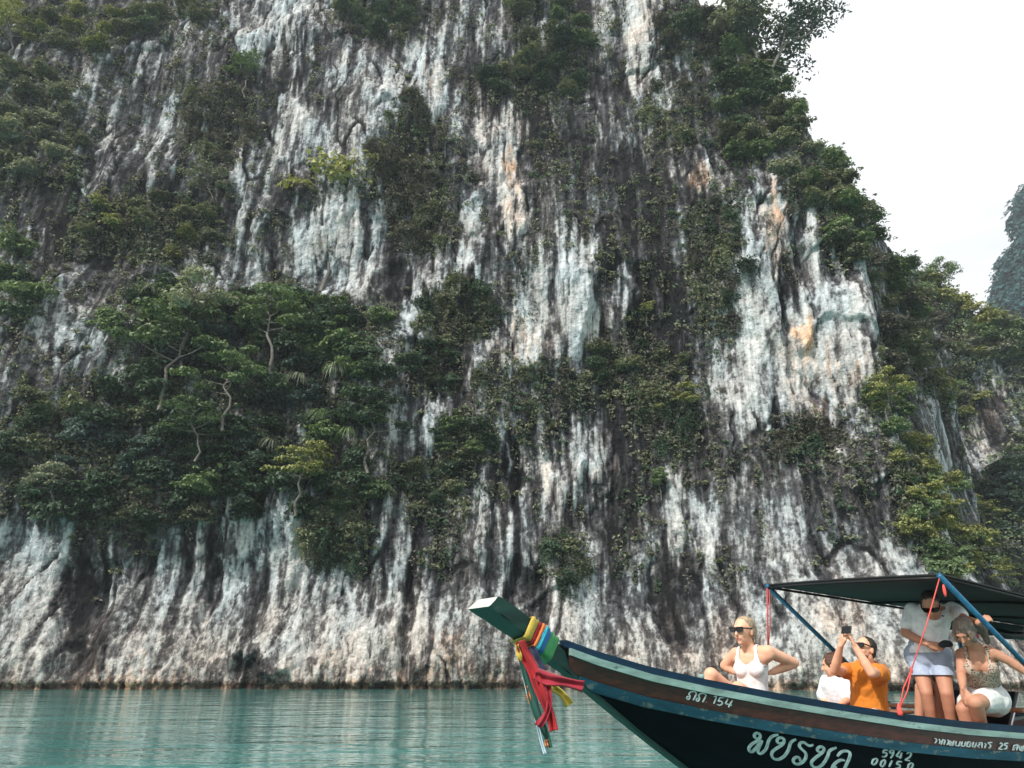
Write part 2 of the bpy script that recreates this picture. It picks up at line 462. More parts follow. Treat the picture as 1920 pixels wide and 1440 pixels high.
# the damp air of the lake: pale, even, thin
def haze_box(x0, x1, y0, y1, z0, z1, density):
    V = [(x, y, z) for z in (z0, z1) for y in (y0, y1) for x in (x0, x1)]
    o = mesh_obj('haze', V, [(0, 2, 3, 1), (4, 5, 7, 6), (0, 1, 5, 4), (2, 6, 7, 3), (0, 4, 6, 2), (1, 3, 7, 5)])
    m = bpy.data.materials.new('humid_air')
    m.use_nodes = True
    n, l = m.node_tree.nodes, m.node_tree.links
    n.remove(n['Principled BSDF'])
    v = n.new('ShaderNodeVolumePrincipled')
    v.inputs['Color'].default_value = (0.84, 0.94, 1.0, 1)
    v.inputs['Density'].default_value = density
    v.inputs['Anisotropy'].default_value = 0.2
    l.new(v.outputs[0], n['Material Output'].inputs['Volume'])
    o.data.materials.append(m)
    return tag(o, 'thin pale humid air over the lake', kind='stuff')
haze_box(-110, 352, -12, 362, -1.9, 206, 0.00045)

# ------------------------------------------------------------------ plants on the rock
def hit(px, py, which='any'):
    """where sight lines through photo pixels meet the rock"""
    px, py = np.asarray(px, float), np.asarray(py, float)
    a, b = ray(px, py)
    best = np.full(px.shape, 1e5)
    done = np.zeros(px.shape, bool)
    for Yv in np.arange(44, 125, 0.2):
        Xv, Zv = a * Yv, CAM_H + b * Yv
        s = look_main(Xv, Zv) if Yv < 90 else np.full(px.shape, 1e6)
        if Yv > 80: s = np.minimum(s, look_second(Xv, Zv))
        h = (~done) & (Yv >= s) & (Zv > -0.5)
        best[h] = Yv
        done |= h
    return a * best, best, CAM_H + b * best, done

def rand_unit(n, rs):
    v = rs.normal(size=(n, 3))
    return v / np.linalg.norm(v, axis=1)[:, None]
def leaves(P, N, L, rs, wid=0.5, droop=0.25):
    """kite-shaped leaves at P, facing roughly N, of length L"""
    n = len(P)
    T = rand_unit(n, rs)
    T -= (T * N).sum(1)[:, None] * N
    T /= np.linalg.norm(T, axis=1)[:, None] + 1e-9
    B = np.cross(N, T)
    L = np.broadcast_to(L, (n,))[:, None]
    v0 = P - T * L * 0.5
    v2 = P + T * L * 0.5 - N * L * droop
    v1 = P + B * L * wid * 0.5 + N * L * 0.06
    v3 = P - B * L * wid * 0.5 + N * L * 0.06
    return np.stack([v0, v1, v2, v3], 1).reshape(-1, 3)
def quads_of(nq, start=0):
    return (np.arange(nq * 4).reshape(-1, 4) + start)
def np_mesh(name, V, F, mats, midx=None):
    me = bpy.data.meshes.new(name)
    V, F = np.asarray(V, np.float32), np.asarray(F, np.int32)
    k = F.shape[1]
    me.vertices.add(len(V)); me.vertices.foreach_set('co', V.ravel())
    me.loops.add(F.size); me.loops.foreach_set('vertex_index', F.ravel())
    me.polygons.add(len(F)); me.polygons.foreach_set('loop_start', np.arange(0, F.size, k, dtype=np.int32))
    for m in mats: me.materials.append(m)
    if midx is not None: me.polygons.foreach_set('material_index', np.asarray(midx, np.int32))
    me.update(calc_edges=True)
    return me

def dome_clump(c, r, n, rs, leaf, flat=0.6):
    d = rand_unit(n, rs)
    d[:, 2] = np.where(d[:, 2] < -0.25, -d[:, 2], d[:, 2])
    rad = r * (0.55 + 0.5 * rs.rand(n)**0.6)
    P = c + d * rad[:, None] * np.array([1, 1, flat])
    N = d * 0.7 + np.array([0, 0, 0.55]) + 0.55 * rand_unit(n, rs)
    N /= np.linalg.norm(N, axis=1)[:, None]
    return leaves(P, N, leaf * (0.7 + 0.6 * rs.rand(n)), rs)
def bush_mesh(name, seed, clumps=34, per=44, leaf=0.165, sx=1.0, sz=0.85, hang=0.0, r0=0.19, r1=0.42, flat=0.6):
    rs = np.random.RandomState(seed)
    out = []
    for i in range(clumps):
        d = rand_unit(1, rs)[0]
        if d[2] < -0.35: d[2] *= -1
        lob = 0.72 + 0.28 * math.sin(3.1 * d[0] + seed) * math.cos(2.3 * d[2] + 1.7 * d[1] + seed)
        c = d * np.array([sx, 0.8, sz]) * (0.35 + 0.55 * rs.rand()**0.5) * lob
        r = r0 + (r1 - r0) * rs.rand()
        out.append(dome_clump(c, r, per, rs, leaf, flat))
        if rs.rand() < 0.35:                      # loose sprays that break the outline
            e = c + d * (0.25 + 0.3 * rs.rand()) + np.array([0, 0, 0.08])
            out.append(dome_clump(e, 0.09 + 0.06 * rs.rand(), 9, rs, leaf * 0.85, 0.6))
        if hang > 0 and rs.rand() < hang:
            m = 26
            t = rs.rand(m)
            P = c + np.stack([rs.normal(0, 0.10, m), -0.2 * rs.rand(m), -t * (0.7 + 0.8 * rs.rand())], 1)
            N = rand_unit(m, rs) * 0.6 + np.array([0, -0.8, 0.2])
            N /= np.linalg.norm(N, axis=1)[:, None]
            out.append(leaves(P, N, leaf * 0.9, rs, 0.4, 0.5))
    V = np.concatenate(out)
    return np_mesh(name, V, quads_of(len(V) // 4), [LEAF['dark']])
def tube_np(pts, rads, seg=6):
    pts = [Vector(p) for p in pts]
    V, F = [], []
    for i, p in enumerate(pts):
        d = (pts[min(i + 1, len(pts) - 1)] - pts[max(i - 1, 0)]).normalized()
        u = d.orthogonal().normalized()
        w = d.cross(u)
        for k in range(seg):
            a = 2 * math.pi * k / seg
            V.append(p + (u * math.cos(a) + w * math.sin(a)) * rads[i])
    for i in range(len(pts) - 1):
        for k in range(seg):
            a, b = i * seg + k, i * seg + (k + 1) % seg
            F.append((a, b, b + seg, a + seg))
    return V, F
def join(parts):
    V, F = [], []
    for v, f in parts:
        o = len(V)
        V += list(v)
        F += [tuple(i + o for i in q) for q in f]
    return V, F
def tree_meshes(name, seed, h=1.0, spread=0.42, lean=0.15, plates=10, per=70, leaf=0.062, trunk_r=0.016, low=0.45, flat=0.4, drop=0.0):
    """unit-height tree: crooked trunk, limbs and flat umbrella clumps; returns (crown mesh, trunk mesh)"""
    rs = np.random.RandomState(seed)
    n = 7
    base = [Vector((lean * (i / n)**1.5 + 0.03 * rs.normal(), 0.03 * rs.normal(), h * 0.86 * i / n)) for i in range(n + 1)]
    base[0] = Vector((0, 0, -0.05))
    parts = [tube_np(base, [trunk_r * (1.25 - 0.95 * i / n) for i in range(n + 1)])]
    out = []
    for k in range(plates):
        t = low + (1 - low) * (k + 0.5) / plates
        i = min(n - 1, int(t * n))
        p = base[i].lerp(base[i + 1], t * n - i)
        a = k * 2.4 + rs.rand()
        reach = spread * (0.35 + 0.75 * rs.rand()) * (1.15 - 0.6 * max(0, (t - low) / (1 - low)))
        q = p + Vector((math.cos(a) * reach, math.sin(a) * reach * 0.8, 0.06 + 0.10 * rs.rand() - drop * rs.rand()))
        m = p.lerp(q, 0.5) + Vector((0, 0, -0.02))
        parts.append(tube_np([p, m, q], [trunk_r * 0.5, trunk_r * 0.36, trunk_r * 0.18], 5))
        for j in range(3):
            c = np.array(q) + rs.normal(0, 0.055, 3) * np.array([1, 1, 0.4])
            out.append(dome_clump(c, 0.09 + 0.07 * rs.rand(), per // 2, rs, leaf, flat))
    V = np.concatenate(out)
    crown = np_mesh(name + '_crown', V, quads_of(len(V) // 4), [LEAF['mid']])
    tv, tf = join(parts)
    tr = np_mesh(name + '_trunk', [tuple(v) for v in tv], tf, [M_BARK])
    tr.polygons.foreach_set('use_smooth', np.ones(len(tf), bool))
    return crown, tr
def strap_mesh(name, seed, n=60):
    """tuft of long strap leaves arching out and down"""
    rs = np.random.RandomState(seed)
    V, F = [], []
    for i in range(n):
        a = rs.rand() * 2 * math.pi
        up, ln = 0.25 + 0.6 * rs.rand(), 0.7 + 0.5 * rs.rand()
        d = np.array([math.cos(a), math.sin(a) * 0.8, 0])
        s = np.array([-math.sin(a), math.cos(a), 0]) * 0.035
        o = len(V)
        for k in range(5):
            t = k / 4
            p = d * ln * t * (1 - 0.25 * t) + np.array([0, 0, up * t - 1.25 * t * t * ln * 0.8])
            w = s * (1 - 0.85 * t)
            V += [p - w, p + w]
        F += [(o + 2 * k, o + 2 * k + 1, o + 2 * k + 3, o + 2 * k + 2) for k in range(4)]
    return np_mesh(name, np.array(V), F, [LEAF['dark']])

BUSH = [bush_mesh('bush_mesh', 100 + i, sx=(1.0, 1.2, 0.9, 1.3)[i % 4], sz=(0.85, 0.7, 1.05, 0.75)[i % 4]) for i in range(8)]
DRAPE = [bush_mesh('draping_bush_mesh', 140 + i, clumps=28, per=34, sx=1.0, sz=1.1, hang=0.55, leaf=0.165) for i in range(5)]
STRAP = [strap_mesh('strap_leaf_mesh', 160 + i) for i in range(3)]
TREE = [tree_meshes('umbrella_tree', 170 + i, per=110, leaf=0.048, plates=13, lean=(0.15, -0.12, 0.22, -0.2)[i % 4], spread=(0.42, 0.36, 0.48, 0.40)[i % 4]) for i in range(5)]
TALL = [tree_meshes('slender_tree', 190 + i, lean=(0.05, -0.06)[i % 2], spread=0.26, low=0.66, plates=9, leaf=0.05, trunk_r=0.011) for i in range(2)]
LEAN = tree_meshes('leaning_tree', 201, lean=0.40, spread=0.36, low=0.30, plates=15, per=84, leaf=0.036, trunk_r=0.014)
_used = set()
RS = np.random.RandomState(5)
def slot_mat(o, m):
    o.material_slots[0].link = 'OBJECT'
    o.material_slots[0].material = m
def put_bush(name, me, loc, size, mat, label, cat, group, stretch=1.0):
    o = bpy.data.objects.new(name, me)
    COL.objects.link(o)
    o.location = loc
    o.rotation_euler = (RS.normal(0, 0.12), RS.normal(0, 0.12), RS.rand() * 6.283)
    o.scale = (size, size, size * stretch)
    slot_mat(o, mat)
    return tag(o, label, cat, group)
def put_tree(name, pair, loc, h, mat, label, group=None, rz=None, tilt=0.0):
    e = empty(name, loc)
    e.rotation_euler = (0, tilt, RS.rand() * 6.283 if rz is None else rz)
    e.scale = (h, h, h)
    for part, me in (('crown', pair[0]), ('trunk', pair[1])):
        o = bpy.data.objects.new(part, me)
        COL.objects.link(o)
        o.parent = e
        if part == 'crown': slot_mat(o, mat)
    return tag(e, label, 'tree', group)

# areas: (px, py, rx, ry, count, smallest, largest radius in m, leaf kinds, mesh set, label, group)
AREAS = [
 (500,770,225,215,62,1.3,2.4,['dark','dark','mid','blue','dark'],BUSH,'dark leafy bush in the dense thicket low on the left of the cliff','bushes of the big dark thicket'),
 (150,850,165,130,24,1.2,2.2,['dark','dark','blue','olive'],BUSH,'dark green bush in the thicket at the left border, above the white rock foot','bushes at the left border'),
 (330,600,130,60,11,1.2,2.1,['mid','dark','mid'],BUSH,'mid green bush along the top edge of the dark thicket','bushes along the thicket top'),
 (610,630,120,75,14,1.2,2.2,['mid','mid','dark'],BUSH,'soft green bush on the thicket shoulder right below the slender pale tree','bushes on the thicket shoulder'),
 (40,530,60,70,5,1.3,2.2,['dark','mid'],BUSH,'dark bush at the left edge beside the slanting white streaks','bushes at the left edge'),
 (280,430,130,60,11,1.1,1.9,['olive','yellow','olive'],BUSH,'yellowish olive bush on the ledge left of the slender pale tree','yellowish ledge bushes'),
 (75,235,105,110,17,1.1,2.1,['grey','grey','olive'],BUSH,'pale grey-green bush high on the left part of the cliff','pale bushes high on the left'),
 (170,60,110,40,9,1.1,1.8,['yellow','olive','yellow'],BUSH,'sunlit yellow-green bush under the top left dark overhang','sunlit bushes near the top left'),
 (320,30,80,40,5,1.2,1.9,['olive','dark'],BUSH,'olive bush at the top border left of the pale top rock','olive bushes at the top border'),
 (415,240,80,80,10,0.8,1.7,['brown','olive','brown'],DRAPE,'brownish draping bush on the upper left of the cliff','draping bushes on the upper left'),
 (720,30,90,50,9,1.3,2.2,['dark','olive'],BUSH,'dark bush at the top border above the pale pillar','dark bushes at the top border'),
 (775,310,85,120,14,0.8,1.6,['brown','brown','olive'],DRAPE,'dry brown draping bush in the upper middle of the wall','dry brown draping bushes'),
 (800,420,60,60,5,1.0,1.7,['olive','brown'],DRAPE,'olive draping bush below the dry brown mass mid wall','olive draping bushes mid wall'),
 (1035,70,70,80,11,1.2,2.2,['mid','dark','olive'],BUSH,'bright-topped green bush in the column of bushes at the top centre','green bushes at the top centre'),
 (1000,160,110,36,9,1.2,1.8,['dark','dark','olive'],BUSH,'dark bush in the row overhanging the wall near the top centre','dark overhanging row'),
 (1400,140,60,50,9,1.3,2.1,['dark','olive','mid'],BUSH,'','bushes under the skyline trees'),
 (300,940,150,50,12,1.2,2.0,['dark','olive','dark'],BUSH,'','bushes along the thicket foot'),
 (630,900,90,70,8,1.2,1.9,['mid','dark','olive'],BUSH,'','bushes at the thicket corner'),
 (1705,880,35,60,7,0.9,1.5,['yellow','mid','yellow'],BUSH,'','bright bushes hanging at the face edge'),
 (1790,1055,45,40,6,1.0,1.6,['yellow','mid'],BUSH,'','bright bushes right above the canopy'),
 (1310,60,70,70,9,1.3,2.1,['brown','dark'],BUSH,'dark brown-green bush at the top border beside the pale streak','brown-green bushes near the top'),
 (1260,220,80,60,5,0.9,1.5,['brown','olive'],DRAPE,'small brown bush on the upper right face under the pale streak','small brown bushes upper right'),
 (855,585,85,50,10,1.1,1.7,['brown','olive','dark'],DRAPE,'brown scrub bush on the hump in the middle of the wall','brown scrub on the middle hump'),
 (815,690,60,45,7,1.1,1.7,['dark','olive'],BUSH,'dark rounded bush just right of the big thicket','rounded bushes right of the thicket'),
 (1345,500,55,130,12,0.8,1.5,['brown','dark','olive'],DRAPE,'dark scrub bush in the vertical band left of the big white slab','scrub bushes left of the white slab'),
 (1190,690,95,50,9,1.0,1.7,['dark','olive','dark'],BUSH,'dark green bush in the slanting band on the lower middle wall','slanting band of bushes'),
 (1255,790,60,60,7,0.9,1.5,['olive','dark'],DRAPE,'olive bush below the slanting band of bushes','olive bushes below the band'),
 (870,830,60,50,7,1.0,1.6,['olive','dark','mid'],BUSH,'olive green bush right of the thin white stripe','olive bushes by the white stripe'),
 (820,930,90,50,7,0.8,1.4,['dark','olive'],BUSH,'small dark bush on the lower wall right of the thicket','small dark bushes on the lower wall'),
 (620,1010,75,60,9,1.0,1.7,['dark','olive'],DRAPE,'dark bush hanging over the white rock below the thicket','bushes hanging below the thicket'),
 (1060,1050,45,50,5,0.8,1.3,['olive','dark'],DRAPE,'small olive bush above the raised boat prow','small bushes above the prow'),
 (1500,830,70,30,5,0.8,1.3,['brown','dark'],DRAPE,'brown scrub bush under the ochre patch','scrub bushes under the ochre patch'),
 (1000,720,110,50,7,0.7,1.2,['olive','brown'],DRAPE,'small scrub bush in the very middle of the wall','small scrub bushes mid wall'),
 (1420,230,75,90,15,1.3,2.1,['dark','olive','mid'],BUSH,'dark bush on the upper right shoulder below the leaning tree','dark shoulder bushes below the leaning tree'),
 (1520,290,75,100,18,1.3,2.1,['olive','mid','grey'],BUSH,'green bush on the right skyline shoulder of the cliff','green bushes on the right skyline'),
 (1600,420,50,80,12,1.3,2.1,['olive','mid'],BUSH,'olive green bush on the right skyline, midway down','olive skyline bushes midway down'),
 (1685,540,60,70,14,1.2,2.0,['olive','brown','mid'],BUSH,'dull olive bush where the skyline meets the lower ridge','dull bushes at the skyline foot'),
 (1715,660,70,90,17,1.2,2.1,['brown','olive','brown'],BUSH,'brownish bush on the slope right of the bare face','brownish bushes on the right slope'),
 (1790,720,50,70,9,1.3,2.0,['yellow','olive','mid'],BUSH,'yellowish bush on the slope beside the pale scar','yellowish bushes beside the scar'),
 (1665,760,35,50,5,1.0,1.6,['yellow','mid'],BUSH,'light yellow-green bush at the right edge of the bare face','light bushes at the right edge of the face'),
 (1745,960,55,90,13,1.0,1.7,['yellow','mid','yellow'],BUSH,'light yellow-green bush on the slope above the boat canopy','light bushes above the canopy'),
 (1870,1010,50,70,9,1.2,2.0,['yellow','dark','mid'],BUSH,'bright bush at the right border above the canopy','bright bushes at the right border'),
 (1790,560,60,45,10,1.9,3.0,['mid','yellow','mid'],BUSH,'rounded bush on top of the ridge behind the cliff','rounded bushes on the ridge top'),
 (1870,640,60,55,13,1.9,3.1,['mid','yellow','grey'],BUSH,'pale green rounded bush on the ridge below the far peak','pale bushes on the ridge below the far peak'),
 (1890,920,50,60,9,1.9,2.9,['blue','dark'],BUSH,'deep blue-green bush on the ridge below the pale scar','deep green bushes below the scar'),
]
_todo = []
TONE = {'dark': 'dark green', 'mid': 'green', 'yellow': 'yellow-green', 'olive': 'olive', 'brown': 'brown', 'grey': 'grey-green', 'blue': 'blue-green'}
ORD = ['first', 'second', 'third', 'fourth', 'fifth', 'sixth', 'seventh', 'eighth', 'ninth', 'tenth', 'eleventh', 'twelfth', 'thirteenth', 'fourteenth', 'fifteenth', 'sixteenth']
def bush_label(i, pts, ok, s, s0, s1, kd, group):
    size = 'large' if s > s0 + 0.62 * (s1 - s0) else 'small' if s < s0 + 0.3 * (s1 - s0) else 'middling'
    live = [j for j in range(len(pts)) if ok[j]]
    rows = max(1, math.ceil(len(live) / 12))
    live.sort(key=lambda j: pts[j][1])
    per = math.ceil(len(live) / rows)
    row = live.index(i) // per
    mates = sorted(live[row * per:(row + 1) * per], key=lambda j: pts[j][0])
    tier = {1: [''], 2: ['upper', 'lower'], 3: ['top', 'middle', 'bottom'], 4: ['top', 'upper', 'lower', 'bottom'], 5: ['top', 'upper', 'middle', 'lower', 'bottom'], 6: ['topmost', 'upper', 'high middle', 'low middle', 'lower', 'bottom']}[rows][row]
    t = f'{size} {TONE[kd]} bush, {ORD[mates.index(i)]} from left' + (f', {tier} tier' if tier else '') + f', among the {group}'
    if len(t.split()) > 16: t = t.replace(size + ' ', '', 1)
    if len(t.split()) > 16: t = t.replace(', among the ', ', ')
    return t if len(t.split()) <= 16 else t.replace(' from left', '')
for (ax, ay, rx, ry, n, s0, s1, kinds, meshes, label, group) in AREAS:
    pts = []
    tries = 0
    gap = 0.62 * math.sqrt(math.pi * rx * ry / n)
    while len(pts) < n and tries < 4000:
        tries += 1
        r, a = math.sqrt(RS.rand()), RS.rand() * 6.283
        p = (ax + rx * r * math.cos(a), ay + ry * r * math.sin(a))
        if all((p[0] - q[0])**2 + (p[1] - q[1])**2 > gap * gap for q in pts): pts.append(p)
    _todo.append((pts, s0, s1, kinds, meshes, label, group))
X_, Y_, Z_, ok_ = hit([p[0] for t in _todo for p in t[0]], [p[1] for t in _todo for p in t[0]])
_k = 0
for (pts, s0, s1, kinds, meshes, label, group) in _todo:
    X, Y, Z, ok = (q[_k:_k + len(pts)] for q in (X_, Y_, Z_, ok_))
    _k += len(pts)
    for i in range(len(pts)):
        if not ok[i] or Y[i] > 140 or Z[i] < 2: continue
        s = s0 + (s1 - s0) * RS.rand()
        nm = 'draping_bush' if meshes is DRAPE else 'bush'
        kd = kinds[RS.randint(len(kinds))]
        put_bush(nm, meshes[RS.randint(len(meshes))], (X[i], Y[i] - 0.45 * s, Z[i]), s, LEAF[kd], bush_label(i, pts, ok & (Y < 140) & (Z >= 2), s, s0, s1, kd, group), 'bush', group)

# trees one can tell apart: (px, py of the foot, height px, mesh pair, leaf, label, tilt)
def tree_at(name, px, py, hpx, pair, leaf, label, tilt=0.0, rz=None, out=0.3, group=None):
    X, Y, Z, ok = hit([px], [py])
    y = Y[0] - out
    d = at(px, py, y)
    top = at(px, py - hpx, y)
    return put_tree(name, pair, d, (top.z - d.z), LEAF[leaf], label, group, rz, tilt)
tree_at('slender_tree', 602, 535, 245, TALL[0], 'yellow', 'tall slender tree with a thin pale trunk and yellow-green umbrella crown mid cliff', 0.03, 0.4, 0.8)
tree_at('leaning_tree', 1440, 170, 175, LEAN, 'blue', 'big dark tree leaning out against the white sky on the upper right shoulder', 0.10, 0.0, 0.2)
tree_at('skyline_tree', 1425, 150, 175, TREE[1], 'grey', 'pale feathery tree standing left of the leaning tree at the top of the skyline', 0.05, 1.0, 0.4)
tree_at('skyline_tree', 1385, 130, 130, TREE[4], 'olive', 'olive tree on the top shoulder just left of the pale feathery tree', 0.05, 2.0, 0.4)
tree_at('crooked_tree', 418, 800, 150, TREE[2], 'mid', 'crooked tree with a bare pale trunk in the middle of the thicket', -0.1, 2.4, 2.2)
tree_at('umbrella_tree', 300, 760, 190, TREE[0], 'mid', 'broad flat-crowned tree layered in front of the thicket, left of the crooked tree', 0.0, 0.8, 2.2)
tree_at('umbrella_tree', 340, 680, 150, TREE[3], 'grey', 'pale leafy tree at the upper left of the thicket', 0.05, 1.9, 2.0)
tree_at('umbrella_tree', 505, 690, 160, TREE[4], 'mid', 'leafy tree at the top centre of the thicket with drooping light green sprays', 0.0, 2.9, 2.0)
tree_at('umbrella_tree', 555, 960, 135, TREE[1], 'yellow', 'yellow-green tree low in the thicket, standing above the white rock', 0.0, 3.6, 2.0)
tree_at('umbrella_tree', 365, 860, 110, TREE[3], 'mid', 'small light green tree with a thin stem in the dark heart of the thicket', 0.0, 0.3, 2.6)
tree_at('umbrella_tree', 690, 880, 150, TREE[0], 'dark', 'dark layered tree at the right margin of the thicket', 0.0, 1.3, 1.6)
tree_at('umbrella_tree', 90, 980, 110, TREE[4], 'grey', 'small pale twiggy tree at the lower left above the white rock', -0.1, 5.0, 1.6)
tree_at('umbrella_tree', 20, 110, 85, TREE[2], 'yellow', 'ochre-crowned tree at the top left border under the overhang', 0.0, 4.0, 1.0)
tree_at('umbrella_tree', 1240, 935, 55, TREE[1], 'mid', 'single round bright green treelet alone on the lower right wall', 0.0, 1.1, 0.5)
tree_at('umbrella_tree', 1275, 800, 75, TREE[3], 'yellow', 'small flat-topped yellow tree right of the slanting band of bushes', 0.0, 2.2, 0.6)
tree_at('umbrella_tree', 1215, 610, 45, TREE[0], 'yellow', 'tiny yellow tree beside the purple-brown bare slab', 0.0, 2.0, 0.4)
tree_at('umbrella_tree', 1665, 800, 105, TREE[4], 'yellow', 'light yellow-green tree at the right edge of the bare pale face', 0.0, 0.5, 0.8)
tree_at('umbrella_tree', 1850, 1005, 75, TREE[1], 'yellow', 'bright spreading tree at the right border with a pale branch', 0.1, 0.0, 1.0)
tree_at('umbrella_tree', 1885, 1120, 70, TREE[2], 'yellow', 'bright yellow-green tree just above the canopy at the right border', 0.1, 0.7, 1.0)
tree_at('umbrella_tree', 460, 180, 75, TREE[0], 'mid', 'green tree high on the left half among pale streaks', 0.0, 2.0, 0.6)
tree_at('umbrella_tree', 395, 390, 75, TREE[2], 'grey', 'grey-green feathery tree left of the slender pale tree', 0.0, 3.1, 0.6)
tree_at('umbrella_tree', 1765, 560, 70, TREE[4], 'mid', 'rounded tree standing on the ridge skyline beside the main cliff', 0.0, 0.2, 0.5)
tree_at('umbrella_tree', 1700, 470, 60, TREE[3], 'grey', 'thin see-through tree on the skyline above the ridge saddle', 0.0, 0.9, -0.6)
tree_at('umbrella_tree', 1535, 215, 70, TREE[0], 'olive', 'small tree breaking the skyline below the leaning tree', 0.15, 1.5, 0.0)
tree_at('umbrella_tree', 1600, 335, 65, TREE[2], 'olive', 'small spreading tree breaking the skyline midway down the right shoulder', 0.15, 2.6, 0.0)
for i, (px, py, s) in enumerate([(300,560,1.4),(480,600,1.5),(520,840,1.5),(560,600,1.6),(570,720,1.6),(610,790,1.5),(640,700,1.7),(660,820,1.4),(700,760,1.3)]):
    X, Y, Z, ok = hit([px], [py])
    put_bush('strap_leaf_plant', STRAP[i % 3], (X[0], Y[0] - 1.9, Z[0]), s, LEAF['mid' if i % 2 else 'grey'],
             f'tuft of long arching strap leaves, {ORD[i]} from left in the dark thicket', 'plant', 'strap-leaved tufts of the thicket')

# scrub, ferns and creepers that nobody could count: one object per cliff
def scrub(name, n, region, dens, size, label, mats, per=24, leaf=(0.20, 0.40), out=0.25, hang=0.5):
    rs = np.random.RandomState(len(name))
    x0, y0, x1, y1 = region
    px, py = x0 + (x1 - x0) * rs.rand(n * 3), y0 + (y1 - y0) * rs.rand(n * 3)
    keep = rs.rand(n * 3) < dens(px, py)
    px, py = px[keep][:n], py[keep][:n]
    X, Y, Z, ok = hit(px, py)
    ok &= Z > 2.2
    if name == 'scrub': ok &= Y < 84
    else: ok &= Y >= 84
    C = np.stack([X, Y, Z], 1)[ok]
    Vs, mi = [], []
    for j, c in enumerate(C):
        s = size[0] + (size[1] - size[0]) * rs.rand()
        m = per
        d = rand_unit(m, rs)
        if rs.rand() < hang:
            P = c + np.stack([d[:, 0] * s * 0.55, -abs(d[:, 1]) * s * 0.4 - 0.22, d[:, 2] * s * 1.5 - 0.4 * s], 1)
        else:
            d[:, 2] = np.abs(d[:, 2])
            P = c + d * s * np.array([1.0, 0.7, 0.8]) * (0.5 + 0.5 * rs.rand(m))[:, None] + np.array([0, -out * s - 0.2, 0])
        N = rand_unit(m, rs) * 0.7 + np.array([0, -0.5, 0.6])
        N /= np.linalg.norm(N, axis=1)[:, None]
        Vs.append(leaves(P, N, leaf[0] + (leaf[1] - leaf[0]) * rs.rand(m), rs, 0.5, 0.3))
        mi.append(np.full(m, rs.randint(len(mats))))
    V = np.concatenate(Vs)
    me = np_mesh(name, V, quads_of(len(V) // 4), mats, np.concatenate(mi))
    o = bpy.data.objects.new(name, me)
    COL.objects.link(o)
    return tag(o, label, kind='stuff')
def dens_main(px, py):
    v = np.full(px.shape, 0.16)
    for (ax, ay, rx, ry, n, *_r) in AREAS:
        v = np.maximum(v, (0.45 if n > 20 else 0.8) * (1 - smooth(0.6, 1.9, ((px - ax) / rx)**2 + ((py - ay) / ry)**2)))
    v = v + 0.35 * fbm(px / 110, py / 110, 3, 300)
    v = v - paint(px, py, PALE) * 1.3 + paint(px, py, DARK) * 0.3
    return np.clip(v, 0.0, 1) * (1 - smooth(1010, 1130, py) * 0.9)
scrub('scrub', 7000, (-20, -20, 1850, 1200), dens_main, (0.35, 0.85), 'scrub, ferns and creepers clinging to the cliff', [LEAF['brown'], LEAF['olive'], LEAF['dark'], LEAF['olive'], LEAF['brown']])
scrub('ridge_scrub', 900, (1690, 470, 1940, 1200), lambda x, y: np.clip(1 - 1.6 * np.exp(-((x - 1850) / 45)**2 - ((y - 800) / 90)**2), 0, 1), (0.9, 2.2), 'leafy scrub covering the ridge behind the main cliff', [LEAF['mid'], LEAF['olive'], LEAF['blue']], 30, (0.3, 0.6), 0.4, 0.2)
def peak_forest():
    rs = np.random.RandomState(77)
    near = PEAK_V[(PEAK_V[:, 0] < 262) & (PEAK_V[:, 1] < 268) & (PEAK_V[:, 2] > 70)]
    C = near[rs.randint(len(near), size=7500)] + rs.normal(0, 1.0, (7500, 3))
    Vs = []
    for c in C:
        s, m = 1.4 + 2.2 * rs.rand(), 16
        d = rand_unit(m, rs)
        d[:, 2] = np.abs(d[:, 2])
        N = d * 0.6 + np.array([-0.3, -0.3, 0.5]) + 0.4 * rand_unit(m, rs)
        N /= np.linalg.norm(N, axis=1)[:, None]
        Vs.append(leaves(c + d * s, N, 1.2 + 1.2 * rs.rand(m), rs, 0.7, 0.2))
    V = np.concatenate(Vs)
    o = bpy.data.objects.new('far_forest', np_mesh('far_forest', V, quads_of(len(V) // 4), [leaf_material('leaf_far_forest', (0.004, 0.030, 0.034), (0.020, 0.085, 0.088), 0.1)]))
    COL.objects.link(o)
    return tag(o, 'dark forest covering the far peak', kind='stuff')
peak_forest()

# ------------------------------------------------------------------ the longtail boat
BOW = Vector((0.33, 5.75, 0.0))
HEAD = R(32.0)
SV, FV = Vector((math.cos(HEAD), math.sin(HEAD), 0)), Vector((-math.sin(HEAD), math.cos(HEAD), 0))   # towards the stern, towards the far side
boat = empty('longtail_boat', BOW, HEAD)
tag(boat, 'dark wooden longtail boat with teal rail and upswept prow, carrying passengers under a black canopy', 'boat')
def loc(s, y, z):                       # boat frame -> world
    return BOW + SV * s + FV * y + Vector((0, 0, z))
def to_local(p):
    d = Vector(p) - BOW
    return Vector((d.dot(SV), d.dot(FV), d.z))
def hb(s):
    return float(np.interp(s, [-0.8, 0, 0.25, 0.5, 1, 1.5, 2, 2.5, 3, 3.5, 4.5, 6, 8, 9.6], [0.05, 0.06, 0.13, 0.21, 0.36, 0.50, 0.62, 0.73, 0.82, 0.89, 0.97, 1.0, 0.92, 0.80]))
def on_side(px, py):
    """(s, z) where a sight line meets the upright sheet through the near gunwale"""
    a, b = ray(px, py)
    lo, hi = -0.6, 9.0
    for _ in range(50):
        m = (lo + hi) / 2
        p = loc(m, -hb(m), 0)
        if p.x / p.y < a: lo = m
        else: hi = m
    p = loc(lo, -hb(lo), 0)
    return lo, CAM_H + b * p.y
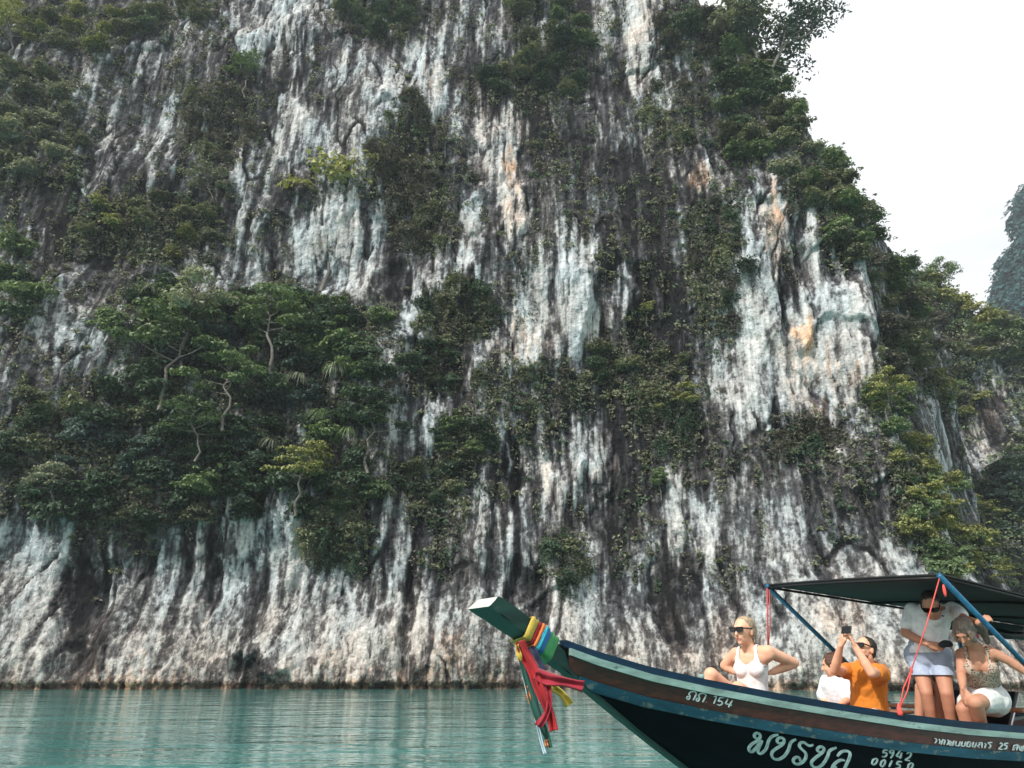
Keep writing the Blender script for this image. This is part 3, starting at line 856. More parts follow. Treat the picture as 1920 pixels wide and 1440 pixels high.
_sh = [on_side(*q) for q in ((1047, 1207.5), (1120, 1235), (1220, 1264.5), (1330, 1289), (1450, 1312), (1580, 1334), (1700, 1353), (1810, 1366), (1920, 1375))]
_ss, _sz = [q[0] for q in _sh], [q[1] for q in _sh]
def sheer(s):
    return float(np.interp(s, [-0.3] + _ss + [6.0, 8.0, 9.6], [_sz[0] + 0.12] + _sz + [_sz[-1] - 0.08, _sz[-1] - 0.05, _sz[-1] + 0.10]))
def deck_z(s):
    return sheer(s) - float(np.interp(s, [2.6, 3.4], [0.27, 0.15]))
def keel(s):
    return max(-0.22, float(np.interp(s, [-0.666, 0.22, 0.70, 1.16, 1.9, 2.6, 3.4], [1.607, 1.09, 0.78, 0.51, 0.12, -0.18, -0.22])))
def side(s, d):
    """point on the near hull side d metres below the sheer"""
    D = max(0.02, sheer(s) - keel(s))
    t = min(1.0, d / D)
    p = float(np.interp(s, [0, 1.5, 4], [1.25, 1.8, 2.6]))
    return (0.035 + (hb(s) - 0.035) * (1 - t**p), sheer(s) - d)

def worn(name, c, wear, rough=0.5, amount=0.62, spec=0.25, stretch=(0.6, 5, 5)):
    """old boat paint: tone drifts along the board, scuffs and chips show what lies under"""
    t = NT(name, rough)
    t.b.inputs['Specular IOR Level'].default_value = spec
    v, vs = t.coord('Object'), t.coord('Object', stretch)
    a = t.ramp(t.noise(2.2, 5, 0.65, vs), [(0.3, [x * 0.55 for x in c]), (0.7, [min(1, x * 1.25) for x in c])])
    chips = t.ramp(t.noise(9.0, 6, 0.72, t.coord('Object', (1, 2.2, 2.2))), [(amount, (0, 0, 0)), (amount + 0.05, (1, 1, 1))])
    t.color(t.mix(chips, a, wear))
    t.bump(t.noise(30.0, 4, 0.6, v), 0.25, 0.004)
    return t.m
M_HULL = worn('navy_black_hull_paint', (0.004, 0.0055, 0.008), (0.030, 0.038, 0.042), 0.6, 0.66, 0.07)
M_TEAL = worn('pale_teal_paint', (0.25, 0.37, 0.34), (0.10, 0.15, 0.15), 0.5, 0.60)
M_NAVY = worn('deep_blue_paint', (0.004, 0.024, 0.050), (0.05, 0.055, 0.055), 0.5, 0.63, 0.2)
M_BLUE = worn('weathered_blue_paint', (0.018, 0.075, 0.115), (0.12, 0.15, 0.14), 0.55, 0.55)
M_GREEN = worn('bottle_green_paint', (0.007, 0.046, 0.036), (0.04, 0.06, 0.05), 0.45, 0.62)
M_WHITEPAINT = plain('cream_paint', (0.50, 0.49, 0.45), 0.7, 0.2, 14.0)
M_LETTER = plain('pale_lettering_paint', (0.38, 0.47, 0.47), 0.7, 0.4, 26.0)
def wood_material(name, c0, c1):
    t = NT(name, 0.42)
    v = t.coord('Object', (0.8, 12, 12))
    t.color(t.ramp(t.noise(3.0, 6, 0.65, v, 0.4), [(0.3, c0), (0.72, c1)]))
    t.bump(t.noise(9.0, 3, 0.6, v), 0.25, 0.004)
    return t.m
M_WOOD = wood_material('varnished_red_brown_wood', (0.017, 0.005, 0.004), (0.085, 0.022, 0.014))
M_DECK = wood_material('orange_brown_deck_wood', (0.20, 0.075, 0.035), (0.42, 0.19, 0.10))
M_BLACKCLOTH = plain('black_canopy_cloth', (0.016, 0.016, 0.017), 0.75, 0.4, 9.0, 0.3)
M_POLE = plain('blue_pole_paint', (0.012, 0.105, 0.20), 0.28, 0.35, 20.0)
M_ROPE = plain('red_rope', (0.70, 0.085, 0.07), 0.8, 0.15, 80.0)
M_BLACK = plain('black_plastic', (0.008, 0.008, 0.010), 0.5, 0.3, spec=0.3)
M_STEEL = plain('grey_metal', (0.55, 0.56, 0.58), 0.35, 0.1, metal=0.8)

ST = sorted(set(list(np.linspace(-0.05, 2.0, 42)) + list(np.linspace(2.0, 9.6, 46))))
def strake(name, d0, d1, proud, mat, s0=0.0, thick=0.02, sides=(-1, 1)):
    """a board that follows the hull side between d0 and d1 below the sheer, one mesh per side"""
    for sg in sides:
        V, F, n = [], [], 0
        for s in ST:
            if s < s0: continue
            D = sheer(s) - keel(s)
            if D < d1 - 0.02: a0, a1 = min(d0, D), max(min(d0, D) + 0.004, D)
            else: a0, a1 = d0, d1
            ya, za = side(s, max(a0, 0)) if a0 >= 0 else (hb(s), sheer(s) - a0)
            yb, zb = side(s, a1) if a1 > 0 else (hb(s), sheer(s) - a1)
            V += [(s, sg * (ya + proud), za), (s, sg * (yb + proud), zb), (s, sg * (yb + proud - thick), zb), (s, sg * (ya + proud - thick), za)]
            n += 1
        for i in range(n - 1):
            for k in range(4):
                a, b = 4 * i + k, 4 * i + (k + 1) % 4
                q = (a, b, b + 4, a + 4)
                F.append(q if sg > 0 else q[::-1])
        F += [(0, 1, 2, 3), (4 * n - 1, 4 * n - 2, 4 * n - 3, 4 * n - 4)]
        mesh_obj(name, V, F, mat, boat)

# hull shell
V, F = [], []
ND = 14
for s in ST:
    D = max(0.02, sheer(s) - keel(s))
    prof = [side(s, D * k / (ND - 1)) for k in range(ND)]
    V += [(s, -y, z) for y, z in prof] + [(s, y, z) for y, z in prof[::-1]]
m = 2 * ND
for i in range(len(ST) - 1):
    for k in range(m - 1):
        F.append((i * m + k, i * m + k + 1, (i + 1) * m + k + 1, (i + 1) * m + k))
F.append(tuple((len(ST) - 1) * m + k for k in range(m)))
hull = mesh_obj('hull', V, F, M_HULL, boat, True)
strake('coaming', -0.058, -0.001, -0.030, M_NAVY, 0.02, 0.035)
strake('rubbing_rail', 0.0, 0.047, 0.028, M_TEAL, 0.02, 0.05)
strake('wooden_strake', 0.049, 0.152, 0.008, M_WOOD, 0.02, 0.02)
strake('blue_strake', 0.154, 0.224, 0.020, M_BLUE, 0.10, 0.03)
# deck of separate planks
for k in range(12):
    y0, y1 = -0.9 + 0.15 * k, -0.9 + 0.15 * (k + 1) - 0.008
    V, F = [], []
    row = [s for s in ST if 0.3 < s < 9.4 and side(s, sheer(s) - deck_z(s) + 0.05)[0] - 0.04 > max(abs(y0), abs(y1))]
    if len(row) < 2: continue
    for s in row:
        z = deck_z(s) - 0.004 * (k % 3)
        V += [(s, y0, z), (s, y1, z), (s, y1, z - 0.025), (s, y0, z - 0.025)]
    for i in range(len(row) - 1):
        for j in range(4):
            a, b = 4 * i + j, 4 * i + (j + 1) % 4
            F.append((a, a + 4, b + 4, b))
    F += [(0, 1, 2, 3), (len(V) - 1, len(V) - 2, len(V) - 3, len(V) - 4)]
    mesh_obj('plank', V, F, M_DECK, boat)

# stem post: a raked squared timber that sweeps up into the prow
POST = [(-0.666, 1.607, 0.154, 0.10), (-0.55, 1.545, 0.145, 0.115), (-0.34, 1.427, 0.115, 0.12), (-0.16, 1.315, 0.085, 0.115), (0.053, 1.184, 0.055, 0.10), (0.22, 1.076, 0.047, 0.10), (0.70, 0.766, 0.042, 0.10), (1.16, 0.492, 0.040, 0.10), (1.9, 0.10, 0.038, 0.10), (2.6, -0.20, 0.036, 0.09)]
def post_ring(i_, grow=0.0):
    """four corners of the post at fractional station i_: far front, near front, near back, far back"""
    i = min(len(POST) - 2, int(i_)); f = i_ - i
    a = [POST[i][k] * (1 - f) + POST[i + 1][k] * f for k in range(4)]
    ds, dz = POST[i + 1][0] - POST[i][0], POST[i + 1][1] - POST[i][1]
    l = math.hypot(ds, dz)
    ns, nz2 = -dz / l, ds / l                       # up and back
    s, z, w, th = a
    return [(s - ns * grow, w + grow, z - nz2 * grow), (s - ns * grow, -w - grow, z - nz2 * grow),
            (s + ns * (th + grow), -(w + grow) * 0.93, z + nz2 * (th + grow)), (s + ns * (th + grow), (w + grow) * 0.93, z + nz2 * (th + grow))]
bm = bmesh.new()
rings = []
for i in range(len(POST) * 3 - 2):
    r = [Vector(p) for p in post_ring(i / 3)]
    if i == 0:                                        # the end is cut nearly plumb
        r[2] += Vector((0.03, 0, -0.02)); r[3] += Vector((0.03, 0, -0.02))
    rings.append([bm.verts.new(p) for p in r])
for a, b in zip(rings, rings[1:]):
    for k in range(4): bm.faces.new((a[k], a[(k + 1) % 4], b[(k + 1) % 4], b[k]))
cap = bm.faces.new(rings[0][::-1]); bm.faces.new(rings[-1])
cap.material_index = 1
bmesh.ops.bevel(bm, geom=[e for e in bm.edges if abs((e.verts[0].co - e.verts[1].co).normalized().y) < 0.5 and e.calc_length() < 0.5 and not any(f is cap for f in e.link_faces)], offset=0.008, segments=2, affect='EDGES', clamp_overlap=True)
bmesh.ops.recalc_face_normals(bm, faces=bm.faces)
me = bpy.data.meshes.new('stem_post'); bm.to_mesh(me); bm.free()
me.materials.append(M_GREEN); me.materials.append(M_WHITEPAINT)
o = bpy.data.objects.new('stem_post', me); COL.objects.link(o); o.parent = boat

# canopy
CZ = {(-1): (2.005, 0.080), (1): (2.085, 0.050)}
CANOPY_S = 3.49
def canopy_pt(s, y, dz=0.0):
    f = (y / 0.95 + 1) / 2
    zn, zf = CZ[-1][0] - CZ[-1][1] * (s - CANOPY_S), CZ[1][0] - CZ[1][1] * (s - CANOPY_S)
    z = zn * (1 - f) + zf * f + 0.010 * (1 - (y / 0.95)**2) - 0.012 * math.sin((s - CANOPY_S) * 2.9) * (1 - (y / 0.95)**2)
    return (s, y, z + dz)
V, F = [], []
NS, NY = 26, 14
ss = np.linspace(CANOPY_S, 8.9, NS); yy = np.linspace(-0.97, 0.97, NY)
for dz in (0.0, -0.012):
    for s in ss:
        for y in yy: V.append(canopy_pt(s, y, dz))
N0 = NS * NY
for i in range(NS - 1):
    for j in range(NY - 1):
        a = i * NY + j
        F += [(a, a + NY, a + NY + 1, a + 1), (N0 + a, N0 + a + 1, N0 + a + NY + 1, N0 + a + NY)]
for i in range(NS - 1):
    for j in (0, NY - 1):
        a = i * NY + j
        F.append((a, a + NY, N0 + a + NY, N0 + a))
for j in range(NY - 1):
    for i in (0, NS - 1):
        a = i * NY + j
        F.append((a, a + 1, N0 + a + 1, N0 + a))
canopy = mesh_obj('canopy', V, F, M_BLACKCLOTH, boat)
def tube(name, pts, r, mat, parent=None, seg=10, world=False, caps=True):
    rr = r if isinstance(r, (list, tuple)) else [r] * len(pts)
    v, f = tube_np(pts, rr, seg)
    if caps:
        f = list(f) + [tuple(range(seg))[::-1], tuple(range(len(v) - seg, len(v)))]
    return mesh_obj(name, v, f, mat, parent, True)
# frame of the canopy
for y in (-0.95, 0.95):
    tube('canopy_rail', [canopy_pt(s, y, -0.035) for s in np.linspace(CANOPY_S, 8.9, 8)], 0.014, M_BLACK, canopy)
for s in (CANOPY_S + 0.01, 5.3, 7.1, 8.85):
    tube('canopy_bow', [canopy_pt(s, y, -0.038) for y in np.linspace(-0.95, 0.95, 9)], 0.016, M_BLACK, canopy)
for y in (-0.95, 0.95):
    a = Vector(canopy_pt(CANOPY_S, y, -0.02))
    b = Vector((CANOPY_S + 2.12, y * 0.985, sheer(CANOPY_S + 2.12) + 0.03))
    tube('strut', [a + (a - b).normalized() * 0.01, b], 0.024, M_POLE, boat, 12)
    c = Vector((7.1, y, sheer(7.1) + 0.03))
    tube('post', [canopy_pt(7.1, y, -0.03), c], 0.022, M_POLE, boat)
# blind rolled up under the far eave
pts = [Vector(canopy_pt(s, 0.93, -0.17 - 0.008 * math.sin(s * 7))) for s in np.linspace(6.7, 8.8, 14)]
tube('rolled_blind', pts, [0.055 + 0.008 * math.sin(i * 2.1) for i in range(14)], M_BLACK, canopy, 12)
V = [canopy_pt(s, 0.935, -0.03) for s in np.linspace(6.7, 8.8, 14)] + [canopy_pt(s, 0.93, -0.13) for s in np.linspace(6.7, 8.8, 14)]
V += [(a, b - 0.006, c) for a, b, c in V]
F = [(i, i + 1, 15 + i, 14 + i) for i in range(13)] + [(28 + i, 42 + i, 43 + i, 29 + i) for i in range(13)]
mesh_obj('blind_cloth', V, F, plain('grey_tarpaulin', (0.05, 0.06, 0.062), 0.6), canopy)
# cleat on the fore rail, black bench seat further aft
tube('cleat', [(1.12, -0.30, sheer(1.12) + 0.055), (1.12, -0.30, sheer(1.12) + 0.095)], [0.018, 0.026], M_TEAL, boat)
def slab(name, corners, th, mat, parent, nrm=None):
    c = [Vector(p) for p in corners]
    n = nrm or (c[1] - c[0]).cross(c[3] - c[0]).normalized()
    V = [p + n * th / 2 for p in c] + [p - n * th / 2 for p in c]
    F = [(0, 1, 2, 3), (7, 6, 5, 4)] + [(i, 4 + i, 4 + (i + 1) % 4, (i + 1) % 4) for i in range(4)]
    o = mesh_obj(name, V, F, mat, parent)
    b = o.modifiers.new('bevel', 'BEVEL'); b.width = min(0.012, th * 0.3); b.segments = 2
    return o
dz0 = sheer(5.3) - 0.15
slab('seat_back', [(5.00, -0.42, dz0 + 0.02), (5.00, 0.35, dz0 + 0.02), (5.46, 0.35, dz0 + 0.50), (5.46, -0.42, dz0 + 0.50)], 0.05, M_BLACK, boat)
slab('seat_cushion', [(5.08, -0.42, dz0 + 0.10), (5.08, 0.35, dz0 + 0.10), (5.62, 0.35, dz0 + 0.12), (5.62, -0.42, dz0 + 0.12)], 0.07, M_BLACK, boat)
tube('seat_frame', [(4.93, -0.45, dz0 + 0.0), (5.18, -0.45, dz0 + 0.25), (5.42, -0.45, dz0 + 0.50)], 0.014, M_STEEL, boat)

a, b = to_local(at(1876, 1296, 9.7)), to_local(at(1990, 1301, 10.4))
tube('side_rail', [a, a.lerp(b, 0.5), b], 0.016, M_WHITEPAINT, boat)
for t_ in (0.02, 0.9):
    c_ = a.lerp(b, t_)
    tube('rail_post', [c_, (c_.x, c_.y, sheer(c_.x))], 0.012, M_WHITEPAINT, boat)

# ------------------------------------------------------------------ lettering painted on the near side
def hull_hit(px, py, lift=0.004, band=None):
    """where a sight line meets the near side of the hull"""
    a, b = ray(px, py)
    lo, hi = 0.0, 6.0
    def f(s):
        # at station s: solve d so that X/Y = a on the sheet
        d = 0.0
        for _ in range(4):
            y, z = side(s, max(0, d))
            p = loc(s, -y, z)
            zz = CAM_H + b * p.y
            d = min(max(0, sheer(s) - zz), sheer(s) - keel(s))
        return p.x / p.y - a, s, y, z
    for _ in range(22):
        m_ = (lo + hi) / 2
        v = f(m_)
        if v[0] < 0: lo = m_
        else: hi = m_
    _, s, y, z = v
    return Vector((s, -(y + lift), z))
def stroke(name, pts_px, w_px, lift, parent=boat, mat=M_LETTER, thick=0.002, close=False):
    """a painted brush stroke: a thin ribbon lying on the hull"""
    P = []
    for i in range(len(pts_px) - 1):
        a, b = Vector(pts_px[i]), Vector(pts_px[i + 1])
        n = max(1, int((b - a).length / (w_px * 0.5)))
        for k in range(n): P.append(a.lerp(b, k / n))
    P.append(Vector(pts_px[-1]))
    for _ in range(2 if w_px > 4 else 1):
        P = [P[0]] + [(P[i - 1] + P[i] * 2 + P[i + 1]) / 4 for i in range(1, len(P) - 1)] + [P[-1]]
    V, F = [], []
    for i, p in enumerate(P):
        d = (P[min(i + 1, len(P) - 1)] - P[max(i - 1, 0)])
        n = Vector((-d.y, d.x)).normalized() * w_px / 2 * (0.78 + 0.38 * abs(math.sin(math.atan2(d.y, d.x) - 0.6)) - 0.35 * max(0, 1 - min(i, len(P) - 1 - i) / 2.5))
        for q in (p + n, p - n): V.append(hull_hit(q.x, q.y, lift))
    k = len(V)
    V += [v + Vector((0, -thick, 0)) for v in V]
    for i in range(len(P) - 1):
        a = 2 * i
        F += [(k + a, k + a + 2, k + a + 3, k + a + 1), (a, a + 2, k + a + 2, k + a), (a + 1, k + a + 1, k + a + 3, a + 3)]
    return V, F
def letter(name, strokes, w, lift):
    V, F = join([stroke(name, s, w, lift + 0.0006 * i) for i, s in enumerate(strokes)])
    return mesh_obj(name, V, F, M_LETTER, hull)
def Z1(pts): return [(1380 + x / 8.0, 1340 + y / 8.0) for x, y in pts]
def Z2(pts): return [(1600 + x / 6.0, 1340 + y / 6.0) for x, y in pts]
def Z3(pts): return [(1260 + x * 140 / 1920, 1272 + y * 140 / 1920) for x, y in pts]
NAME = [  # the big name on the bow, letter by letter
 [[(345,350),(300,365),(258,330),(268,285),(310,268),(355,290),(360,335),(325,385),(230,440),(185,490),(180,540),(205,568),(245,555),(290,500),(385,385)],
  [(385,385),(340,480),(315,540),(325,590),(380,580),(440,520),(465,450),(475,390),(530,320),(625,298)]],
 [[(690,420),(640,440),(598,405),(612,355),(660,338),(712,355),(720,400),(690,450),(590,510),(525,560),(525,630),(570,672),(640,672),(710,630),(765,560),(800,480),(790,440),(830,395),(893,370)]],
 [[(985,715),(940,745),(880,745),(840,700),(860,650),(920,628),(965,660),(955,700)],[(940,745),(1000,710),(1045,640),(1045,580),(1000,535),(940,490),(930,450),(960,415),(1010,410),(1050,440),(1085,475),(1120,470),(1150,450)]],
 [[(1285,560),(1235,565),(1203,530),(1220,490),(1270,470),(1318,490),(1320,530),(1280,575),(1190,640),(1125,700),(1118,750),(1165,795),(1230,795),(1300,740),(1350,660),(1385,590),(1370,555),(1420,520),(1498,492)]],
 [[(1510,625),(1560,560),(1620,540),(1680,545),(1710,580),(1690,660),(1650,740),(1620,810),(1600,870)],[(1625,690),(1575,670),(1510,700),(1455,750),(1425,810),(1435,850),(1480,850),(1500,800),(1480,770)]],
]
for st in NAME: letter('letter', [Z1(s) for s in st], 5.2, 0.004)
REG = [
 [[(405,470),(370,455),(338,490),(348,538),(392,540),(418,500),(428,450),(392,398),(445,340),(545,332),(592,385),(560,465),(505,562)]],
 [[(650,515),(615,500),(583,535),(593,583),(637,585),(663,545),(673,495),(637,443),(690,385),(790,382),(837,430),(805,510),(745,612)]],
 [[(835,605),(850,612)]],
 [[(1030,465),(1100,450),(1085,530),(1035,650)]],
 [[(1300,500),(1190,490),(1150,590),(1220,580),(1265,620),(1240,670),(1170,690),(1110,660)]],
 [[(1400,520),(1330,650),(1400,660),(1500,690)],[(1510,560),(1460,650),(1410,740)]],
]
for st in REG: letter('letter', [Z3(s) for s in st], 2.4, 0.030 - 0.016)
NUM = [
 [[(385,400),(340,395),(325,430),(365,425),(370,455),(345,475),(312,470)]],
 [[(440,425),(410,440),(400,415),(425,395),(450,405),(440,450),(410,490)]],
 [[(520,405),(475,465),(540,480)],[(540,425),(515,495)]],
 [[(592,440),(620,420),(648,435),(630,475),(575,508),(630,518)]],
 [[(255,490),(215,505),(200,550),(220,565),(250,545),(268,505),(255,490)]],
 [[(345,505),(310,525),(298,570),(320,588),(345,560),(355,520),(345,505)]],
 [[(430,515),(395,588)]],
 [[(540,530),(495,525),(480,560),(515,560),(520,590),(485,605),(465,598)]],
 [[(650,540),(615,560),(605,610),(630,625),(655,590),(668,555),(650,540)]],
]
for st in NUM: letter('digit', [Z2(s) for s in st], 3.0, 0.004)
PAS = [  # number of passengers 25 persons
 [[(885,265),(910,270),(915,295),(895,320)]],[[(940,270),(955,300),(945,325)]],[[(985,275),(965,335)],[(985,275),(1010,290),(995,335)]],[[(1030,280),(1055,290),(1040,335),(1020,330)]],
 [[(1070,290),(1060,340),(1095,345),(1110,290)],[(1085,300),(1085,335)]],[[(1135,295),(1125,345),(1165,350),(1180,300)]],[[(1180,370),(1190,380)]],
 [[(1205,300),(1190,350),(1225,355),(1245,300)]],[[(1270,300),(1250,355),(1285,360),(1300,310),(1270,300)]],[[(1330,305),(1315,360),(1345,365),(1365,310)]],
 [[(1395,370),(1375,350),(1405,330),(1385,315),(1425,312),(1425,372)]],[[(1450,320),(1470,325),(1455,375)]],[[(1540,310),(1490,315),(1525,345),(1510,375),(1490,370)]],
 [[(1620,325),(1650,315),(1655,340),(1610,385),(1655,388)]],[[(1720,320),(1685,320),(1672,345),(1705,345),(1700,380),(1665,385)]],
 [[(1790,380),(1770,400),(1785,345),(1830,335),(1815,400)],[(1795,365),(1805,375)]],[[(1845,345),(1850,400),(1880,405),(1895,345)],[(1870,350),(1865,400)]],
]
for st in PAS: letter('letter', [Z2(s) for s in st], 2.3, 0.016)

# ------------------------------------------------------------------ ribbons, ropes
def cloth(name, c, rough=0.75):
    t = NT(name, rough)
    v = t.coord('Object')
    t.color(t.ramp(t.noise(14.0, 4, 0.6, v), [(0.3, [x * 0.8 for x in c]), (0.7, [min(1, x * 1.15) for x in c])]))
    t.bump(t.noise(38.0, 3, 0.6, v), 0.35, 0.01)
    t.b.inputs['Sheen Weight'].default_value = 0.15
    return t.m
C_RED, C_CRIM = cloth('red_cloth', (0.36, 0.005, 0.010)), cloth('crimson_cloth', (0.28, 0.006, 0.022))
C_YEL, C_ORG = cloth('yellow_cloth', (0.50, 0.36, 0.05)), cloth('orange_cloth', (0.80, 0.20, 0.03))
C_BLU, C_GRN = cloth('blue_cloth', (0.012, 0.12, 0.32)), cloth('green_cloth', (0.045, 0.27, 0.085))
C_DGR, C_WHT = cloth('dark_green_cloth', (0.010, 0.080, 0.062)), cloth('pale_blue_cloth', (0.55, 0.66, 0.74))
C_NAV, C_CYA = cloth('navy_cloth', (0.012, 0.02, 0.06)), cloth('cyan_cloth', (0.03, 0.50, 0.62))
def wrap(i0, i1, grow, mat, skew=0.0, name='wrap', seed=1, parent=None):
    rs = random.Random(seed)
    V, F, K, NR = [], [], 5, 5
    for r in range(NR):
        f = r / (NR - 1)
        for k in range(4):
            for j in range(K):
                g = grow + 0.006 * math.sin(f * 9 + k * 2 + seed) + rs.uniform(0, 0.004) + 0.004 * math.sin(math.pi * f)
                base = i0 + (i1 - i0) * f + skew * ((0.5, -0.5, -0.5, 0.5)[k] * (1 - j / K) + (0.5, -0.5, -0.5, 0.5)[(k + 1) % 4] * j / K)
                ring = post_ring(base, g)
                V.append(Vector(ring[k]).lerp(Vector(ring[(k + 1) % 4]), j / K))
    n = 4 * K
    for r in range(NR - 1):
        for k in range(n):
            F.append((r * n + k, r * n + (k + 1) % n, (r + 1) * n + (k + 1) % n, (r + 1) * n + k))
    o = mesh_obj(name, [loc(*v) for v in V], F, mat, parent, True)
    sd = o.modifiers.new('thick', 'SOLIDIFY'); sd.thickness = 0.005
    return o
def tail(path, w_px, mat, Y, name='tail', seed=1, parent=None, fold=0.012, twist=0.0):
    """a hanging strip of cloth: centre line by photo pixels at distance Y, folded across its width"""
    P = [Vector((x, y)) for x, y in path]
    Q = []
    for i in range(len(P) - 1):
        n = 6
        p0, p1, p2, p3 = P[max(i - 1, 0)], P[i], P[i + 1], P[min(i + 2, len(P) - 1)]
        for k in range(n):
            t = k / n
            Q.append(0.5 * ((2 * p1) + (p2 - p0) * t + (2 * p0 - 5 * p1 + 4 * p2 - p3) * t * t + (3 * p1 - p0 - 3 * p2 + p3) * t**3))
    Q.append(P[-1])
    V, F, C = [], [], 9
    for i, q in enumerate(Q):
        d = Q[min(i + 1, len(Q) - 1)] - Q[max(i - 1, 0)]
        nrm = Vector((-d.y, d.x)).normalized()
        f = i / (len(Q) - 1)
        w = w_px * (0.9 + 0.15 * math.sin(f * 7 + seed))
        for c in range(C):
            u = c / (C - 1) - 0.5
            p = q + nrm * u * w
            V.append(at(p.x, p.y, Y + fold * math.sin(u * 9 + seed + f * 3) + fold * 0.6 * math.sin(f * 11 + seed)))
    for i in range(len(Q) - 1):
        for c in range(C - 1):
            a = i * C + c
            F.append((a, a + 1, a + C + 1, a + C))
    o = mesh_obj(name, V, F, mat, parent, True)
    sd = o.modifiers.new('thick', 'SOLIDIFY'); sd.thickness = 0.004
    return o
def ribbon(label, parts, group='silk ribbons tied round the prow'):
    e = empty('ribbon', loc(-0.25, 0, 1.35))
    tag(e, label, 'ribbon', group)
    bpy.context.view_layer.update()
    for o in parts:
        o.parent = e
        o.matrix_parent_inverse = e.matrix_world.inverted()
ribbon('yellow ribbon wound round the green prow, nearest its tip', [wrap(2.02, 2.30, 0.010, C_YEL, 0.25, seed=2), tail([(968,1208),(972,1222),(977,1240)], 8, C_YEL, 5.46, seed=3)])
ribbon('long red sash hanging from the prow with its ends blown apart', [wrap(2.33, 2.46, 0.012, C_RED, 0.25, seed=4), tail([(975,1202),(984,1226),(1002,1258),(1013,1290),(1024,1318),(1033,1345),(1038,1370)], 23, C_RED, 5.46, seed=5, fold=0.022),
        tail([(1004,1262),(1030,1273),(1060,1279),(1094,1288)], 24, C_CRIM, 5.44, seed=6, fold=0.018), tail([(1026,1285),(1030,1315),(1022,1342),(1008,1362)], 13, C_CRIM, 5.45, seed=8)])
ribbon('narrow orange ribbon between the yellow and blue ones on the prow', [wrap(2.44, 2.60, 0.020, C_ORG, 0.2, seed=9), tail([(989,1286),(992,1300),(996,1320)], 8, C_ORG, 5.52, seed=10), tail([(1024,1388),(1026,1396),(1027,1402)], 6, C_ORG, 5.50, seed=11)])
ribbon('blue ribbon wound round the prow beside the orange one', [wrap(2.58, 2.98, 0.018, C_BLU, 0.25, seed=12), wrap(2.60, 2.74, 0.024, C_CYA, 0.25, seed=13), tail([(996,1212),(1008,1236),(1016,1262)], 15, C_NAV, 5.50, seed=14)])
ribbon('green ribbon wound round the prow nearest the rail', [wrap(2.94, 3.34, 0.018, C_GRN, 0.3, seed=15)])
ribbon('dark green ribbon hanging straight down behind the red sash', [wrap(2.30, 2.40, 0.007, C_DGR, 0.2, seed=16), tail([(975,1222),(986,1262),(998,1305),(1008,1340),(1022,1372),(1031,1402)], 15, C_DGR, 5.50, seed=17)])
ribbon('thin pale blue-white ribbon, the lowest hanging of the prow ribbons', [tail([(974,1206),(982,1250),(990,1292),(999,1325),(1009,1362),(1015,1390),(1022,1414)], 8, C_WHT, 5.53, seed=18)])
ribbon('olive yellow ribbon end fluttering behind the red sash', [tail([(1004,1262),(1030,1285),(1052,1300),(1068,1322)], 18, C_YEL, 5.56, seed=19)])

def rope(label, paths, mat=M_ROPE, extra=None, group='red canopy ropes'):
    e = empty('rope', paths[0][1][-1])
    tag(e, label, 'rope', group)
    bpy.context.view_layer.update()
    for nm, pts, r in paths:
        o = tube(nm, pts, r, mat, None, 8)
        o.parent = e
        o.matrix_parent_inverse = e.matrix_world.inverted()
cn = loc(*canopy_pt(CANOPY_S, -0.95, -0.03))
s1, z1 = on_side(1692, 1338)
foot = loc(s1, -hb(s1) + 0.02, z1 + 0.03)
mid = cn.lerp(foot, 0.72)
sidev = (foot - cn).normalized().cross(Vector((0, 1, 0))).normalized()
knot = lambda c, r: [(c + Vector((0, 0, dz)) * r * 1.3) for dz in (-1, -0.6, 0, 0.6, 1)]
rope('red rope from the near canopy corner down to the rail across the standing man', [
    ('strand', [cn, cn.lerp(mid, 0.5) + Vector((0.01, 0, 0)), mid], 0.005),
    ('strand', [mid, mid.lerp(foot, 0.5) + sidev * 0.018, foot], 0.005), ('strand', [mid, mid.lerp(foot, 0.5) - sidev * 0.018, foot], 0.005),
    ('knot', knot(cn + Vector((0, -0.03, -0.12)), 0.04), [0.006, 0.012, 0.015, 0.012, 0.006]), ('knot', knot(mid, 0.02), [0.005, 0.009, 0.011, 0.009, 0.005]),
    ('knot', knot(foot, 0.035), [0.020, 0.024, 0.020, 0.013, 0.006])])
cf = loc(*canopy_pt(CANOPY_S, 0.95, -0.03))
ff = at(1440, 1222, 8.35)
ff2 = loc(2.95, 0.78, sheer(2.95) + 0.05)
rope('faded red rope hanging from the far canopy corner behind the woman', [('strand', [cf, cf.lerp(ff, 0.5), ff], 0.008), ('strand', [cf + Vector((0.02, 0, 0)), cf.lerp(ff, 0.55) + Vector((0.03, 0, 0)), ff], 0.006), ('strand', [ff, ff.lerp(ff2, 0.5), ff2], 0.007)],
     plain('faded_red_rope', (0.42, 0.075, 0.075), 0.85, 0.2, 60.0))

